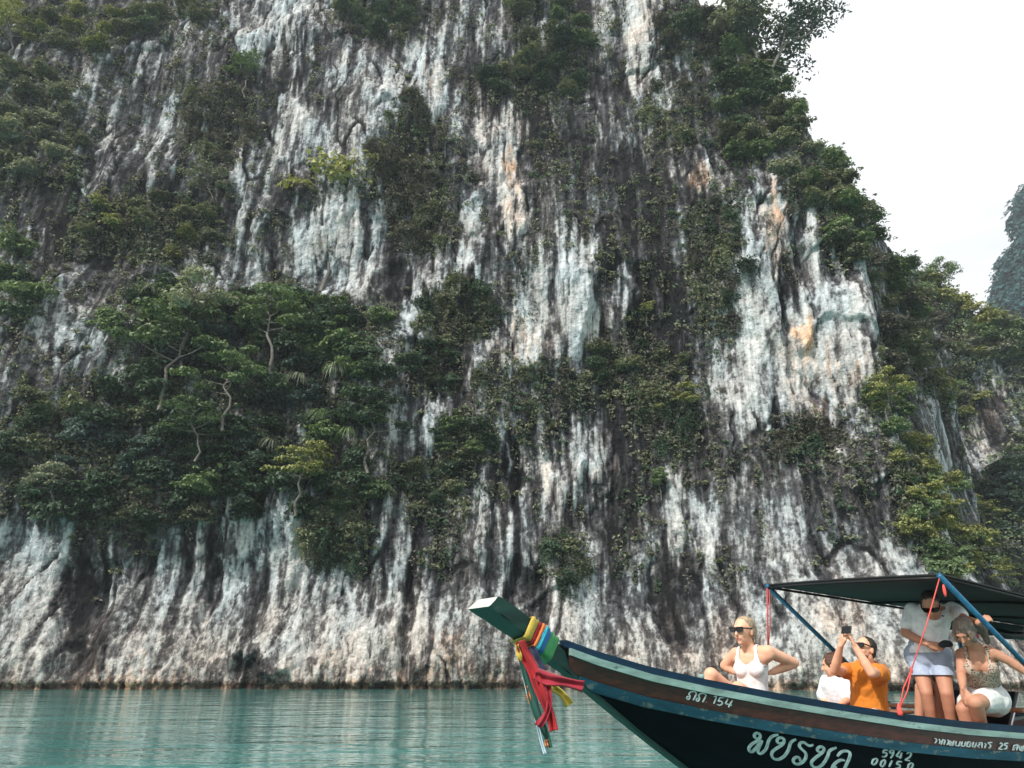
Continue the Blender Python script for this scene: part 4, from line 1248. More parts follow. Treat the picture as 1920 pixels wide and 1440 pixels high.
# ------------------------------------------------------------------ people
DG = bpy.context.evaluated_depsgraph_get
def cone_mesh(bm, p0, r0, p1, r1, flat=1.0, fdir=None, seg=14):
    p0, p1 = Vector(p0), Vector(p1)
    ax = p1 - p0
    L = ax.length
    ax = ax.normalized() if L > 1e-6 else Vector((0, 0, 1))
    u = ax.orthogonal().normalized()
    w = ax.cross(u)
    prof = [(-r0 * math.cos(a), r0 * math.sin(a)) for a in (0.25, 0.6, 1.0, 1.4)] + [(L + r1 * math.cos(a), r1 * math.sin(a)) for a in (1.4, 1.0, 0.6, 0.25)]
    fd = Vector(fdir).normalized() if fdir is not None else None
    rings = []
    for (h, r) in prof:
        ring = []
        for k in range(seg):
            a = 2 * math.pi * k / seg
            off = (u * math.cos(a) + w * math.sin(a)) * r
            if fd is not None: off = off - fd * off.dot(fd) * (1 - flat)
            ring.append(bm.verts.new(p0 + ax * h + off))
        rings.append(ring)
    for a, b in zip(rings, rings[1:]):
        for k in range(seg): bm.faces.new((a[k], a[(k + 1) % seg], b[(k + 1) % seg], b[k]))
    bm.faces.new(rings[0][::-1]); bm.faces.new(rings[-1])
def ell_mesh(bm, c, frame, rad):
    m = Matrix.Translation(Vector(c)) @ Matrix((frame[0], frame[1], frame[2])).transposed().to_4x4() @ Matrix.Diagonal((*rad, 1))
    bmesh.ops.create_icosphere(bm, subdivisions=3, radius=1.0, matrix=m)
def blob(name, shapes, mat, voxel=0.008, smooth_n=4, parent=None, cuts=(), wob=None):
    """one continuous skin over a set of tapered limbs and ellipsoids"""
    bm = bmesh.new()
    for sh in shapes:
        if sh[0] == 'c': cone_mesh(bm, *sh[1:])
        else: ell_mesh(bm, *sh[1:])
    bmesh.ops.recalc_face_normals(bm, faces=bm.faces)
    me = bpy.data.meshes.new(name)
    bm.to_mesh(me); bm.free()
    o = bpy.data.objects.new(name, me)
    COL.objects.link(o)
    rm = o.modifiers.new('skin', 'REMESH'); rm.mode = 'VOXEL'; rm.voxel_size = voxel
    if smooth_n:
        sm = o.modifiers.new('soft', 'SMOOTH'); sm.factor = 0.5; sm.iterations = smooth_n
    dg = DG(); dg.update()
    new = bpy.data.meshes.new_from_object(o.evaluated_get(dg))
    o.modifiers.clear()
    o.data = new
    bpy.data.meshes.remove(me)
    new.name = name
    new.materials.clear(); new.materials.append(mat)
    if wob or cuts:
        bm = bmesh.new(); bm.from_mesh(new)
        if wob:
            amp, sx_, sz_ = wob
            bm.normal_update()
            co = np.array([v.co for v in bm.verts])
            d = amp * (fbm(co[:, 0] / sx_ + co[:, 1] / sx_, co[:, 2] / sz_, 3, 400))
            for v, q in zip(bm.verts, d): v.co += v.normal * float(q)
        for (p, n) in cuts:          # drop what lies on the n side of the plane
            bmesh.ops.bisect_plane(bm, geom=bm.verts[:] + bm.edges[:] + bm.faces[:], plane_co=Vector(p), plane_no=Vector(n), clear_outer=True)
        bm.to_mesh(new); bm.free()
    new.polygons.foreach_set('use_smooth', [True] * len(new.polygons))
    if parent is not None: o.parent = parent
    return o
def fit_over(name, body, keep, mat, parent, grow=0.006):
    """a close-fitting garment: the part of the body's skin for which keep() holds, lifted off it"""
    bm = bmesh.new(); bm.from_mesh(body.data)
    bm.normal_update()
    kill = [f for f in bm.faces if not keep(f.calc_center_median())]
    bmesh.ops.delete(bm, geom=kill, context='FACES')
    seen, best = set(), []
    for f0 in bm.faces:                                   # one piece of cloth: keep the largest island
        if f0 in seen: continue
        isl, st_ = [], [f0]; seen.add(f0)
        while st_:
            g = st_.pop(); isl.append(g)
            for e in g.edges:
                for h in e.link_faces:
                    if h not in seen: seen.add(h); st_.append(h)
        if len(isl) > len(best): best = isl
    keepf = set(best)
    bmesh.ops.delete(bm, geom=[f0 for f0 in bm.faces if f0 not in keepf], context='FACES')
    loose = [v for v in bm.verts if not v.link_faces]
    bmesh.ops.delete(bm, geom=loose, context='VERTS')
    bm.normal_update()
    for v in bm.verts: v.co += v.normal * grow
    edge = [v for v in bm.verts if v.is_boundary]
    for _ in range(14): bmesh.ops.smooth_vert(bm, verts=edge, factor=0.5, use_axis_x=True, use_axis_y=True, use_axis_z=True)
    me = bpy.data.meshes.new(name); bm.to_mesh(me); bm.free()
    me.materials.append(mat)
    me.polygons.foreach_set('use_smooth', [True] * len(me.polygons))
    o = bpy.data.objects.new(name, me); COL.objects.link(o)
    o.parent = parent
    sd = o.modifiers.new('thick', 'SOLIDIFY'); sd.thickness = 0.005; sd.offset = 0
    return o
def frame_of(f, u):
    f = Vector(f).normalized()
    r = f.cross(Vector(u)).normalized()
    return r, f, r.cross(f).normalized()                # right of the person, forward, up
def skin_material(name, c, lip):
    t = NT(name, 0.62)
    v = t.coord('Object')
    t.color(t.ramp(t.noise(9.0, 4, 0.6, v), [(0.3, [x * 0.86 for x in c]), (0.7, [min(1, x * 1.08) for x in c])]))
    t.b.inputs['Subsurface Weight'].default_value = 0.12
    t.b.inputs['Subsurface Radius'].default_value = (0.02, 0.008, 0.004)
    t.b.inputs['Subsurface Scale'].default_value = 0.5
    t.bump(t.noise(120.0, 2, 0.5, v), 0.08, 0.002)
    return t.m
SKIN_FAIR = skin_material('fair_sunburnt_skin', (0.76, 0.40, 0.26), None)
SKIN_TAN = skin_material('tanned_skin', (0.50, 0.24, 0.15), None)
SKIN_MID = skin_material('ruddy_skin', (0.56, 0.27, 0.17), None)
M_LIP = plain('lips', (0.52, 0.20, 0.15), 0.4, 0.1)
M_LENS = plain('black_glasses', (0.004, 0.004, 0.005), 0.08, 0.1)
def hair_material(name, c0, c1):
    t = NT(name, 0.45)
    v = t.coord('Object', (9, 9, 2.2))
    t.color(t.ramp(t.noise(7.0, 5, 0.7, v, 0.6), [(0.3, c0), (0.7, c1)]))
    t.bump(t.noise(16.0, 4, 0.7, v, 0.6), 0.7, 0.012)
    return t.m
H_BLOND, H_DARK = hair_material('blond_hair', (0.10, 0.06, 0.035), (0.60, 0.46, 0.30)), hair_material('dark_hair', (0.010, 0.008, 0.007), (0.045, 0.033, 0.026))
H_BROWN, H_ASH = hair_material('brown_hair', (0.045, 0.018, 0.010), (0.14, 0.06, 0.032)), hair_material('ash_brown_hair', (0.075, 0.055, 0.045), (0.30, 0.23, 0.18))
def head_shapes(c, fr, k=1.0):
    r, f, u = fr
    c = Vector(c)
    E = lambda dr, df, du, rad: ('e', c + (r * dr + f * df + u * du) * k, fr, [x * k for x in rad])
    return [E(0, -0.012, 0.022, (0.074, 0.094, 0.088)), E(0, 0.026, -0.040, (0.057, 0.062, 0.078)), E(0, 0.060, -0.102, (0.021, 0.020, 0.016)),
            E(0.075, -0.008, -0.018, (0.011, 0.020, 0.032)), E(-0.075, -0.008, -0.018, (0.011, 0.020, 0.032)),
            ('c', c + (f * 0.086 + u * 0.004) * k, 0.010 * k, c + (f * 0.106 - u * 0.034) * k, 0.0145 * k),
            ('c', c + (f * 0.080 + u * 0.022 - r * 0.034) * k, 0.011 * k, c + (f * 0.080 + u * 0.022 + r * 0.034) * k, 0.011 * k),
            ('c', c + (f * 0.079 - u * 0.068 - r * 0.016) * k, 0.009 * k, c + (f * 0.079 - u * 0.068 + r * 0.016) * k, 0.009 * k),
            E(0.036, 0.060, -0.036, (0.022, 0.020, 0.024)), E(-0.036, 0.060, -0.036, (0.022, 0.020, 0.024))]
def sunglasses(c, fr, parent, k=1.0):
    r, f, u = fr
    c = Vector(c)
    V, F = [], []
    def plate(cx, w, h, dep):
        o = len(V)
        pts = [(-w, -h * 0.55), (-w * 0.55, -h), (w * 0.55, -h), (w, -h * 0.4), (w, h * 0.8), (w * 0.8, h), (-w * 0.8, h), (-w, h * 0.8)]
        for d in (0, -0.010):
            for (a, b) in pts:
                bend = -0.9 * (cx + a)**2 / 0.12
                V.append(c + (r * (cx + a) + u * (b + 0.0) + f * (dep + d + bend * 0.35)) * k)
        n = len(pts)
        F.append(tuple(o + i for i in range(n))); F.append(tuple(o + n + i for i in range(n))[::-1])
        for i in range(n): F.append((o + i, o + n + i, o + n + (i + 1) % n, o + (i + 1) % n))
    plate(0.035, 0.031, 0.022, 0.108); plate(-0.035, 0.031, 0.022, 0.108); plate(0, 0.012, 0.006, 0.110)
    for sg in (1, -1):
        a, b = c + (r * sg * 0.066 + f * 0.098 + u * 0.010) * k, c + (r * sg * 0.080 - f * 0.012 + u * 0.006) * k
        v, fc = tube_np([a, a.lerp(b, 0.5) + r * sg * 0.004, b], [0.006 * k] * 3, 6)
        o = len(V); V.extend(v); F.extend([tuple(i + o for i in q) for q in fc])
    return mesh_obj('sunglasses', V, F, M_LENS, parent)
def hand_shapes(w, d, n, curl=0.5, k=1.0, thumb=1):
    """palm and five fingers: w wrist, d direction of the palm, n palm normal (side the fingers curl to)"""
    w, d = Vector(w), Vector(d).normalized()
    n = (Vector(n) - d * Vector(n).dot(d)).normalized()
    s = d.cross(n) * thumb
    out = []
    for i, (off, ln) in enumerate(((0.030, 0.068), (0.010, 0.076), (-0.010, 0.070), (-0.029, 0.055))):
        kn = w + (d * 0.088 + s * off) * k
        out.append(('c', w + (d * 0.012 + s * off * 0.55) * k, 0.017 * k, kn, 0.0135 * k))
        a, p = curl * 0.7, kn
        for j, fr_ in enumerate((0.45, 0.32, 0.23)):
            q = p + (d * math.cos(a) + n * math.sin(a)) * ln * fr_ * k
            out.append(('c', p, (0.0105 - 0.001 * j) * k, q, (0.0098 - 0.001 * j) * k))
            p, a = q, a + curl
    t0 = w + (d * 0.028 + s * 0.026) * k
    t1 = t0 + (d * 0.030 + s * 0.024 + n * 0.014) * k
    t2 = t1 + (d * 0.028 + s * 0.004 + n * 0.012 * (1 + curl)) * k
    out += [('c', t0, 0.015 * k, t1, 0.0115 * k), ('c', t1, 0.0112 * k, t2, 0.009 * k)]
    return out
def torso_shapes(J, f, k=1.0, g=0.0, wide=1.0, drop=0.0):
    """pelvis, waist, chest, shoulders; g inflates for clothing"""
    ne, ch, wa, pe = J['neck'], J['chest'], J['waist'], J['pelvis']
    ne = ne - Vector((0, 0, drop))
    sl, sr = J['sl'], J['sr']
    out = [('c', pe, (0.135 * wide + g) , wa, (0.122 * wide + g), 0.78, f), ('c', wa, (0.122 * wide + g), ch, (0.140 * wide + g), 0.76, f),
           ('c', ch, 0.138 * wide + g, ne, 0.060 + g, 0.74, f)]
    for s in (sl, sr):
        out.append(('c', ne - Vector((0, 0, 0.015)), 0.046 * k + g, s, 0.054 * k + g))
        out.append(('c', ch.lerp(s, 0.45), 0.088 * k + g, s - Vector((0, 0, 0.02)), 0.056 * k + g, 0.85, f))
    return out
def limbs(J, k=1.0, arm=1.0, leg=1.0):
    out = []
    for a in ('l', 'r'):
        s, e, w = J['s' + a], J['e' + a], J['w' + a]
        out += [('c', s, 0.052 * k * arm, e, 0.040 * k * arm), ('c', e, 0.040 * k * arm, e.lerp(w, 0.35), 0.041 * k * arm), ('c', e.lerp(w, 0.35), 0.041 * k * arm, w, 0.026 * k * arm)]
        h, n, an = J['h' + a], J['k' + a], J['a' + a]
        out += [('c', h, 0.090 * k * leg, n, 0.057 * k * leg), ('c', n, 0.057 * k * leg, n.lerp(an, 0.35), 0.054 * k * leg), ('c', n.lerp(an, 0.35), 0.054 * k * leg, an, 0.036 * k * leg)]
        toe = J.get('t' + a) or an + Vector((-0.11, -0.13, -0.05))
        out += [('c', an, 0.036 * k, an.lerp(toe, 0.5) - Vector((0, 0, 0.02)), 0.036 * k), ('c', an.lerp(toe, 0.4) - Vector((0, 0, 0.02)), 0.036 * k, toe, 0.026 * k)]
    return out
def face_paint(body, c, fr, k=1.0):
    """lips get their own colour"""
    r, f, u = fr
    m = c + (f * 0.086 - u * 0.068) * k
    body.data.materials.append(M_LIP)
    for p in body.data.polygons:
        d = p.center - m
        if abs(d.dot(r)) < 0.026 * k and abs(d.dot(u)) < 0.009 * k and d.dot(f) > -0.012: p.material_index = 1
def joints(**kw):
    J = {k: at(*v) for k, v in kw.items()}
    for a in ('l', 'r'):                       # feet stand on the deck, inside the hull
        q = to_local(J['a' + a])
        s = q.x
        y = max(-(hb(s) - 0.26), min(hb(s) - 0.26, q.y))
        J['a' + a] = loc(s, y, deck_z(s) + 0.075)
        f = (J['k' + a] - J['h' + a]); f.z = 0
        f = f.normalized() if f.length > 0.05 else Vector((-0.6, -0.8, 0))
        J['t' + a] = J['a' + a] + f * 0.15 - Vector((0, 0, 0.05))
    return J

# --- woman in the white tank top, sitting on the fore deck
J = joints(head=(1394,1182,6.70), neck=(1406,1218,6.74), chest=(1409,1243,6.77), waist=(1411,1281,6.80), pelvis=(1413,1326,6.84),
           sr=(1380,1226,6.87), sl=(1440,1222,6.62), er=(1359,1248,6.98), el=(1489,1243,6.74), wr=(1378,1260,6.92), wl=(1449,1260,6.72),
           hr=(1398,1330,6.92), hl=(1428,1330,6.74), kr=(1333,1265,6.60), kl=(1384,1291,6.50), ar=(1300,1325,6.42), al=(1330,1345,6.36))
for a, s_, y_ in (('r', 1.46, 0.13), ('l', 1.52, -0.10)):
    J['a' + a] = loc(s_, y_, deck_z(s_) + 0.07)
    J['t' + a] = J['a' + a] - SV * 0.13 - Vector((0, 0, 0.04))
leg_pts = [J['h' + a].lerp(J['k' + a], t) for a in 'lr' for t in (0.35, 0.5, 0.65, 0.8, 1.0)]
fT = Vector((-0.62, -0.78, 0.0)); frH = frame_of((-0.80, -0.60, -0.02), (0.0, 0.0, 1))
sh = head_shapes(J['head'], frH, 1.0) + [('c', J['neck'] - Vector((0, 0, 0.02)), 0.055, J['head'] - frH[2] * 0.07 - frH[1] * 0.02, 0.050)]
sh += torso_shapes(J, fT, 1.0, 0, 0.98) + limbs(J, 1.0, 1.05, 1.02)
for s in (-1, 1): sh.append(('e', J['chest'] + fT * 0.074 + frame_of(fT, (0, 0, 1))[0] * s * 0.062 - Vector((0, 0, 0.045)), frame_of(fT, (0, 0, 1)), (0.062, 0.042, 0.060)))
sh += hand_shapes(J['wr'], Vector((0.60, 0.55, -0.15)), (0.3, 0.4, 0.9), 0.55, 1.0, 1) + hand_shapes(J['wl'], Vector((-0.60, 0.72, -0.15)), (0.0, -0.3, 0.9), 0.55, 1.0, -1)
woman = blob('person', sh, SKIN_FAIR, 0.0075, 4)
tag(woman, 'woman in white tank top and black sunglasses sitting on the bow, hands at her waist', 'person')
face_paint(woman, J['head'], frH)
M_TANK = cloth('white_ribbed_cotton', (0.80, 0.78, 0.78), 0.85)
Wr, Wf, Wu = frame_of(fT, (0, 0, 1))
hand_pts = [J['wl'] + Vector((-0.60, 0.72, -0.15)).normalized() * t for t in (0, 0.04, 0.08, 0.12, 0.15)] + [J['wr'] + Vector((0.60, 0.55, -0.15)).normalized() * t for t in (0, 0.04, 0.08, 0.12, 0.15)]
arm_pts = [J['s' + a].lerp(J['e' + a], t) for a in 'lr' for t in (0.25, 0.45, 0.65, 0.85, 1.0)]
fore_pts = [J['w' + a].lerp(J['e' + a], t) for a in 'lr' for t in (0.2, 0.4, 0.6, 0.8)]
def in_tank(p):
    d = p - J['chest']; a, b, h = d.dot(Wr), d.dot(Wf), d.z
    if h > 0.15 or h < -0.245 or abs(a) > 0.19: return False
    if h > -0.01:
        if b > 0: return abs(a) < 0.118 - 0.15 * (h + 0.01) and h < -0.005 + 16.0 * max(0, abs(a) - 0.01)**2 * 1.0 + (0.20 if abs(a) > 0.066 else 0)
        return abs(a) < 0.130 - 0.35 * (h + 0.01) and h < 0.13
    if min((p - x).length for x in leg_pts) < 0.085: return False
    return min((p - x).length for x in arm_pts) > 0.064 and min((p - x).length for x in fore_pts) > 0.050 and min((p - x).length for x in hand_pts) > 0.044
fit_over('tank_top', woman, in_tank, M_TANK, woman, 0.007)
fit_over('shorts', woman, lambda p: (p - J['chest']).z < -0.235 and min((p - J['hl'].lerp(J['kl'], 0.15)).length, (p - J['hr'].lerp(J['kr'], 0.15)).length, (p - J['pelvis']).length) < 0.15, cloth('grey_blue_denim', (0.20, 0.23, 0.28)), woman, 0.009)
r, f, u = frH; c = J['head']
blob('hair', [('e', c + u * 0.040 - f * 0.030, frH, (0.079, 0.092, 0.080)), ('e', c - f * 0.055 + u * 0.0, frH, (0.072, 0.060, 0.072)), ('e', c - f * 0.118 + u * 0.018, frH, (0.034, 0.034, 0.034)),
              ('c', c - f * 0.03 - u * 0.01 + r * 0.074, 0.012, c - f * 0.045 - u * 0.105 + r * 0.066, 0.006), ('c', c - f * 0.03 - u * 0.01 - r * 0.074, 0.012, c - f * 0.045 - u * 0.105 - r * 0.066, 0.006)], H_BLOND, 0.006, 3, woman, (), (0.006, 0.02, 0.03))
sunglasses(c + u * 0.006, frH, woman)

# --- man in the orange shirt holding up a phone
J = joints(head=(1622,1216,7.52), neck=(1629,1248,7.60), chest=(1627,1270,7.63), waist=(1630,1312,7.68), pelvis=(1632,1350,7.72),
           sr=(1600,1258,7.80), sl=(1651,1260,7.44), er=(1565,1257,7.50), el=(1634,1262,7.18), wr=(1576,1211,7.32), wl=(1603,1211,7.22),
           hr=(1618,1356,7.80), hl=(1644,1358,7.60), kr=(1572,1338,7.62), kl=(1640,1341,7.18), ar=(1560,1395,7.40), al=(1610,1400,6.98))
fT = Vector((-0.70, -0.70, 0.0)); frH = frame_of((-0.86, -0.42, 0.26), (0.25, 0.12, 1))
sh = head_shapes(J['head'], frH) + [('c', J['neck'] - Vector((0, 0, 0.02)), 0.062, J['head'] - frH[2] * 0.07 - frH[1] * 0.02, 0.056)]
sh += torso_shapes(J, fT, 1.05, 0, 1.08) + limbs(J, 1.05)
sh += hand_shapes(J['wr'], at(1585, 1188, 7.24) - J['wr'], (0.5, -0.3, 0.5), 0.6, 1.0, 1) + hand_shapes(J['wl'], at(1593, 1190, 7.22) - J['wl'], (-0.8, 0.3, 0.3), 0.6, 1.0, -1)
man_o = blob('person', sh, SKIN_FAIR, 0.0075, 4)
tag(man_o, 'seated man in a loose orange shirt raising a phone with both hands', 'person')
face_paint(man_o, J['head'], frH)
M_ORANGE = cloth('orange_cotton', (0.62, 0.19, 0.012), 0.85)
sh = torso_shapes(J, fT, 1.05, 0.022, 1.10, 0.05)
sh += [('c', J['pelvis'] - Vector((0, 0, 0.06)), 0.19, J['waist'], 0.165, 0.8, fT)]
for a in ('l', 'r'): sh.append(('c', J['s' + a], 0.074, J['s' + a].lerp(J['e' + a], 0.45), 0.074))
cuts = [(J['s' + a].lerp(J['e' + a], 0.58), (J['e' + a] - J['s' + a])) for a in ('l', 'r')]
o = blob('shirt', sh, M_ORANGE, 0.010, 3, man_o, (), (0.020, 0.05, 0.35))
blob('shorts', [('c', J['h' + a], 0.115, J['h' + a].lerp(J['k' + a], 0.6), 0.095) for a in ('l', 'r')] + [('c', J['hl'], 0.12, J['hr'], 0.12)], cloth('dark_swim_shorts', (0.03, 0.035, 0.05)), 0.012, 3, man_o)
r, f, u = frH; c = J['head']
blob('hair', [('e', c + u * 0.032 - f * 0.026, frH, (0.079, 0.094, 0.084)), ('e', c - f * 0.058 - u * 0.02, frH, (0.066, 0.052, 0.070))], H_DARK, 0.006, 2, man_o, (), (0.007, 0.018, 0.03))
blob('beard', [('e', c + f * 0.034 - u * 0.082, frH, (0.052, 0.052, 0.042))], H_DARK, 0.006, 2, man_o)
sunglasses(c + u * 0.006, frH, man_o)
pc = at(1587, 1181, 7.20)
pr, pf, pu = frame_of((-0.80, -0.45, 0.35), (0, 0, 1))
ph = empty('phone', pc)
tag(ph, 'black phone held up by the man in orange', 'phone')
def box_at(name, c, fr, half, mat, parent, bev=0.004):
    V = [Vector(c) + fr[0] * half[0] * x + fr[1] * half[1] * y + fr[2] * half[2] * z for z in (-1, 1) for y in (-1, 1) for x in (-1, 1)]
    o = mesh_obj(name, V, [(0, 2, 3, 1), (4, 5, 7, 6), (0, 1, 5, 4), (2, 6, 7, 3), (0, 4, 6, 2), (1, 3, 7, 5)], mat)
    b = o.modifiers.new('bevel', 'BEVEL'); b.width = bev; b.segments = 2
    if parent is not None:
        bpy.context.view_layer.update()
        o.parent = parent
        o.matrix_parent_inverse = parent.matrix_world.inverted()
    return o
box_at('case', pc, (pr, pf, pu), (0.052, 0.005, 0.034), M_BLACK, ph)
box_at('screen', pc - pf * 0.0055, (pr, pf, pu), (0.048, 0.001, 0.030), plain('dark_screen_glass', (0.02, 0.022, 0.025), 0.05), ph, 0.0005)
box_at('camera_bump', pc + pf * 0.006 + pr * 0.03 + pu * 0.016, (pr, pf, pu), (0.016, 0.002, 0.015), M_BLACK, ph, 0.001)

# --- person in white, half hidden behind the man in orange
J = joints(head=(1560,1246,8.20), neck=(1568,1270,8.25), chest=(1572,1288,8.26), waist=(1578,1318,8.30), pelvis=(1582,1352,8.30),
           sr=(1552,1278,8.38), sl=(1590,1280,8.12), er=(1546,1310,8.45), el=(1592,1312,8.00), wr=(1545,1330,8.20), wl=(1575,1322,7.90),
           hr=(1570,1356,8.38), hl=(1592,1358,8.16), kr=(1540,1330,8.10), kl=(1568,1330,7.86), ar=(1525,1385,8.0), al=(1550,1388,7.72))
fT = Vector((-0.72, -0.69, 0.0)); frH = frame_of((-0.78, 0.45, -0.12), (0, 0, 1))
sh = head_shapes(J['head'], frH) + [('c', J['neck'] - Vector((0, 0, 0.02)), 0.055, J['head'] - frH[2] * 0.07 - frH[1] * 0.02, 0.05)]
sh += torso_shapes(J, fT) + limbs(J) + hand_shapes(J['wr'], (-0.4, -0.6, -0.3), (0, 0, -1), 0.4, 1, 1) + hand_shapes(J['wl'], (-0.5, -0.6, -0.2), (0, 0, -1), 0.4, 1, -1)
pw = blob('person', sh, SKIN_FAIR, 0.009, 4)
tag(pw, 'brown-haired person in a white shirt sitting half hidden behind the man in orange', 'person')
sh = torso_shapes(J, fT, 1.0, 0.024, 1.05, 0.05) + [('c', J['s' + a], 0.078, J['s' + a].lerp(J['e' + a], 0.75), 0.086) for a in ('l', 'r')]
blob('shirt', sh, cloth('white_cotton', (0.78, 0.79, 0.83)), 0.011, 3, pw, (), (0.016, 0.07, 0.25))
blob('shorts', [('c', J['h' + a], 0.11, J['h' + a].lerp(J['k' + a], 0.5), 0.09) for a in ('l', 'r')] + [('c', J['hl'], 0.11, J['hr'], 0.11)], cloth('beige_shorts', (0.4, 0.34, 0.28)), 0.012, 3, pw)
r, f, u = frH; c = J['head']
blob('hair', [('e', c + u * 0.028 - f * 0.024, frH, (0.086, 0.100, 0.092)), ('e', c - f * 0.05 - u * 0.06, frH, (0.070, 0.060, 0.085))], H_BROWN, 0.007, 2, pw, (), (0.009, 0.02, 0.05))

# --- man standing in the white T-shirt
J = joints(head=(1745,1133,7.40), neck=(1751,1151,7.66), chest=(1745,1164,7.76), waist=(1742,1203,7.80), pelvis=(1744,1231,7.82),
           sr=(1710,1143,7.84), sl=(1786,1141,7.66), er=(1697,1187,7.86), el=(1811,1163,7.42), wr=(1738,1207,7.56), wl=(1834,1168,7.17),
           hr=(1723,1240,7.90), hl=(1764,1241,7.76), kr=(1737,1299,7.74), kl=(1775,1300,7.62), ar=(1751,1375,7.84), al=(1788,1378,7.74))
fT = Vector((-0.30, -0.95, 0.0)); frH = frame_of((-0.42, -0.62, -0.62), (-0.25, -0.35, 0.9))
sh = head_shapes(J['head'], frH, 1.02) + [('c', J['neck'] - Vector((0, 0, 0.02)), 0.064, J['head'] - frH[2] * 0.06 - frH[1] * 0.03, 0.058)]
sh += torso_shapes(J, fT, 1.05, 0, 1.16) + limbs(J, 1.04, 1.04, 1.0)
sh += hand_shapes(J['wr'], at(1766, 1214, 7.50) - J['wr'], (-0.1, 0.7, 0.3), 0.45, 1.0, -1)
strut_p = loc(CANOPY_S + 0.54, -0.95, 2.005 - 0.02 - 0.54 * 0.69)
sh += hand_shapes(J['wl'], Vector((0.6, -0.25, 0.32)), (0.3, 0.55, -0.5), 0.85, 1.0, 1)
man_s = blob('person', sh, SKIN_TAN, 0.0075, 4)
tag(man_s, 'standing man in white T-shirt and pale blue shorts, head bowed, one hand on canopy strut', 'person')
face_paint(man_s, J['head'], frH, 1.02)
sh = torso_shapes(J, fT, 1.05, 0.014, 1.18, 0.05) + [('c', J['pelvis'] + Vector((0, 0, 0.03)), 0.190, J['waist'], 0.170, 0.8, fT)]
for a in ('l', 'r'): sh.append(('c', J['s' + a], 0.070, J['s' + a].lerp(J['e' + a], 0.62), 0.072))
cuts = [(J['pelvis'] + Vector((0, 0, 0.035)), (0, 0, -1))]
shirt = blob('t_shirt', sh, cloth('white_jersey', (0.86, 0.87, 0.89)), 0.009, 3, man_s, cuts, (0.014, 0.09, 0.14))
sh = [('c', J['hl'] + Vector((0, 0, 0.05)), 0.118, J['hr'] + Vector((0, 0, 0.05)), 0.128, 0.95, fT), ('c', J['pelvis'] + Vector((0, 0, 0.09)), 0.180, J['pelvis'] + Vector((0, 0, 0.03)), 0.178, 0.82, fT)]
cuts = []
for a in ('l', 'r'): sh.append(('c', J['h' + a], 0.104, J['h' + a].lerp(J['k' + a], 0.72), 0.097))
hem = J['hl'].lerp(J['kl'], 0.42)
blob('shorts', sh, cloth('pale_blue_chino', (0.36, 0.42, 0.54)), 0.009, 2, man_s, [(hem, (0, 0, -1))], (0.006, 0.08, 0.2))
r, f, u = frH; c = J['head']
blob('hair', [('e', c + u * 0.034 - f * 0.026, frH, (0.081, 0.096, 0.086)), ('e', c - f * 0.06 - u * 0.015, frH, (0.068, 0.052, 0.072))], H_DARK, 0.006, 2, man_s, (), (0.007, 0.018, 0.03))
sunglasses(c + u * 0.006, frH, man_s, 1.02)
lo_ = Vector((0, 0, CAM_H)); ld_ = (at(1767, 1155, 7.6) - lo_).normalized()
ok_, hp_, hn_, _i = shirt.ray_cast(lo_, ld_)
if ok_:
    e1 = hn_.cross(Vector((0, 0, 1))).normalized(); e2 = e1.cross(hn_)
    mesh_obj('chest_emblem', [hp_ + hn_ * 0.004 + e1 * x * 0.012 + e2 * y * 0.009 for x, y in ((-1, -0.6), (0.2, -1), (1, 0.1), (0.3, 1), (-0.8, 0.5))], [(0, 1, 2, 3, 4)], M_BLACK, shirt)
pouch = blob('pouch', [('e', at(1775, 1207, 7.46), frame_of((-0.3, -0.9, 0), (0.15, 0, 1)), (0.056, 0.018, 0.034)), ('e', at(1768, 1209, 7.47), frame_of((-0.3, -0.9, 0), (0.15, 0, 1)), (0.042, 0.021, 0.028))], plain('black_pouch_cloth', (0.008, 0.009, 0.014), 0.7), 0.006, 2)
tag(pouch, 'small black pouch held at the waist of the standing man', 'pouch')

# --- woman bending forward in the spotted top
J = joints(head=(1808,1184,7.22), neck=(1828,1213,7.36), chest=(1834,1240,7.42), waist=(1841,1272,7.54), pelvis=(1848,1304,7.64),
           sr=(1803,1226,7.50), sl=(1857,1222,7.30), er=(1802,1262,7.42), el=(1894,1240,7.26), wr=(1806,1292,7.24), wl=(1928,1264,7.22),
           hr=(1832,1310,7.74), hl=(1862,1312,7.56), kr=(1806,1330,7.46), kl=(1828,1318,7.18), ar=(1822,1392,7.50), al=(1860,1392,7.34))
fT = Vector((-0.45, -0.86, -0.24)); frH = frame_of((-0.60, -0.42, -0.68), (-0.45, -0.35, 0.82))
sh = head_shapes(J['head'], frH) + [('c', J['neck'] - Vector((0, 0, 0.02)), 0.055, J['head'] - frH[2] * 0.06 - frH[1] * 0.03, 0.050)]
sh += torso_shapes(J, fT, 1.0, 0, 1.12) + limbs(J, 1.0, 1.0, 1.12)
Tr, Tf, Tu = frame_of(fT, (0, 0, 1))
for s in (-1, 1): sh.append(('e', J['chest'] + Tf * 0.09 + Tr * s * 0.068 - Tu * 0.04, (Tr, Tf, Tu), (0.070, 0.062, 0.068)))
sh += hand_shapes(J['wr'], (-0.1, -0.3, -0.9), (0.5, 0.4, 0), 0.35, 1, 1) + hand_shapes(J['wl'], (0.8, 0.0, -0.4), (0, 0.2, -1), 0.6, 1, 1)
wom2 = blob('person', sh, SKIN_TAN, 0.0075, 4)
tag(wom2, 'woman in a spotted top and white shorts bending forward beside the canopy strut', 'person')
t = NT('spotted_knit', 0.85)
v = t.coord('Object')
vo = t.new('ShaderNodeTexVoronoi'); vo.inputs['Scale'].default_value = 62.0; t.link(v, vo.inputs['Vector'])
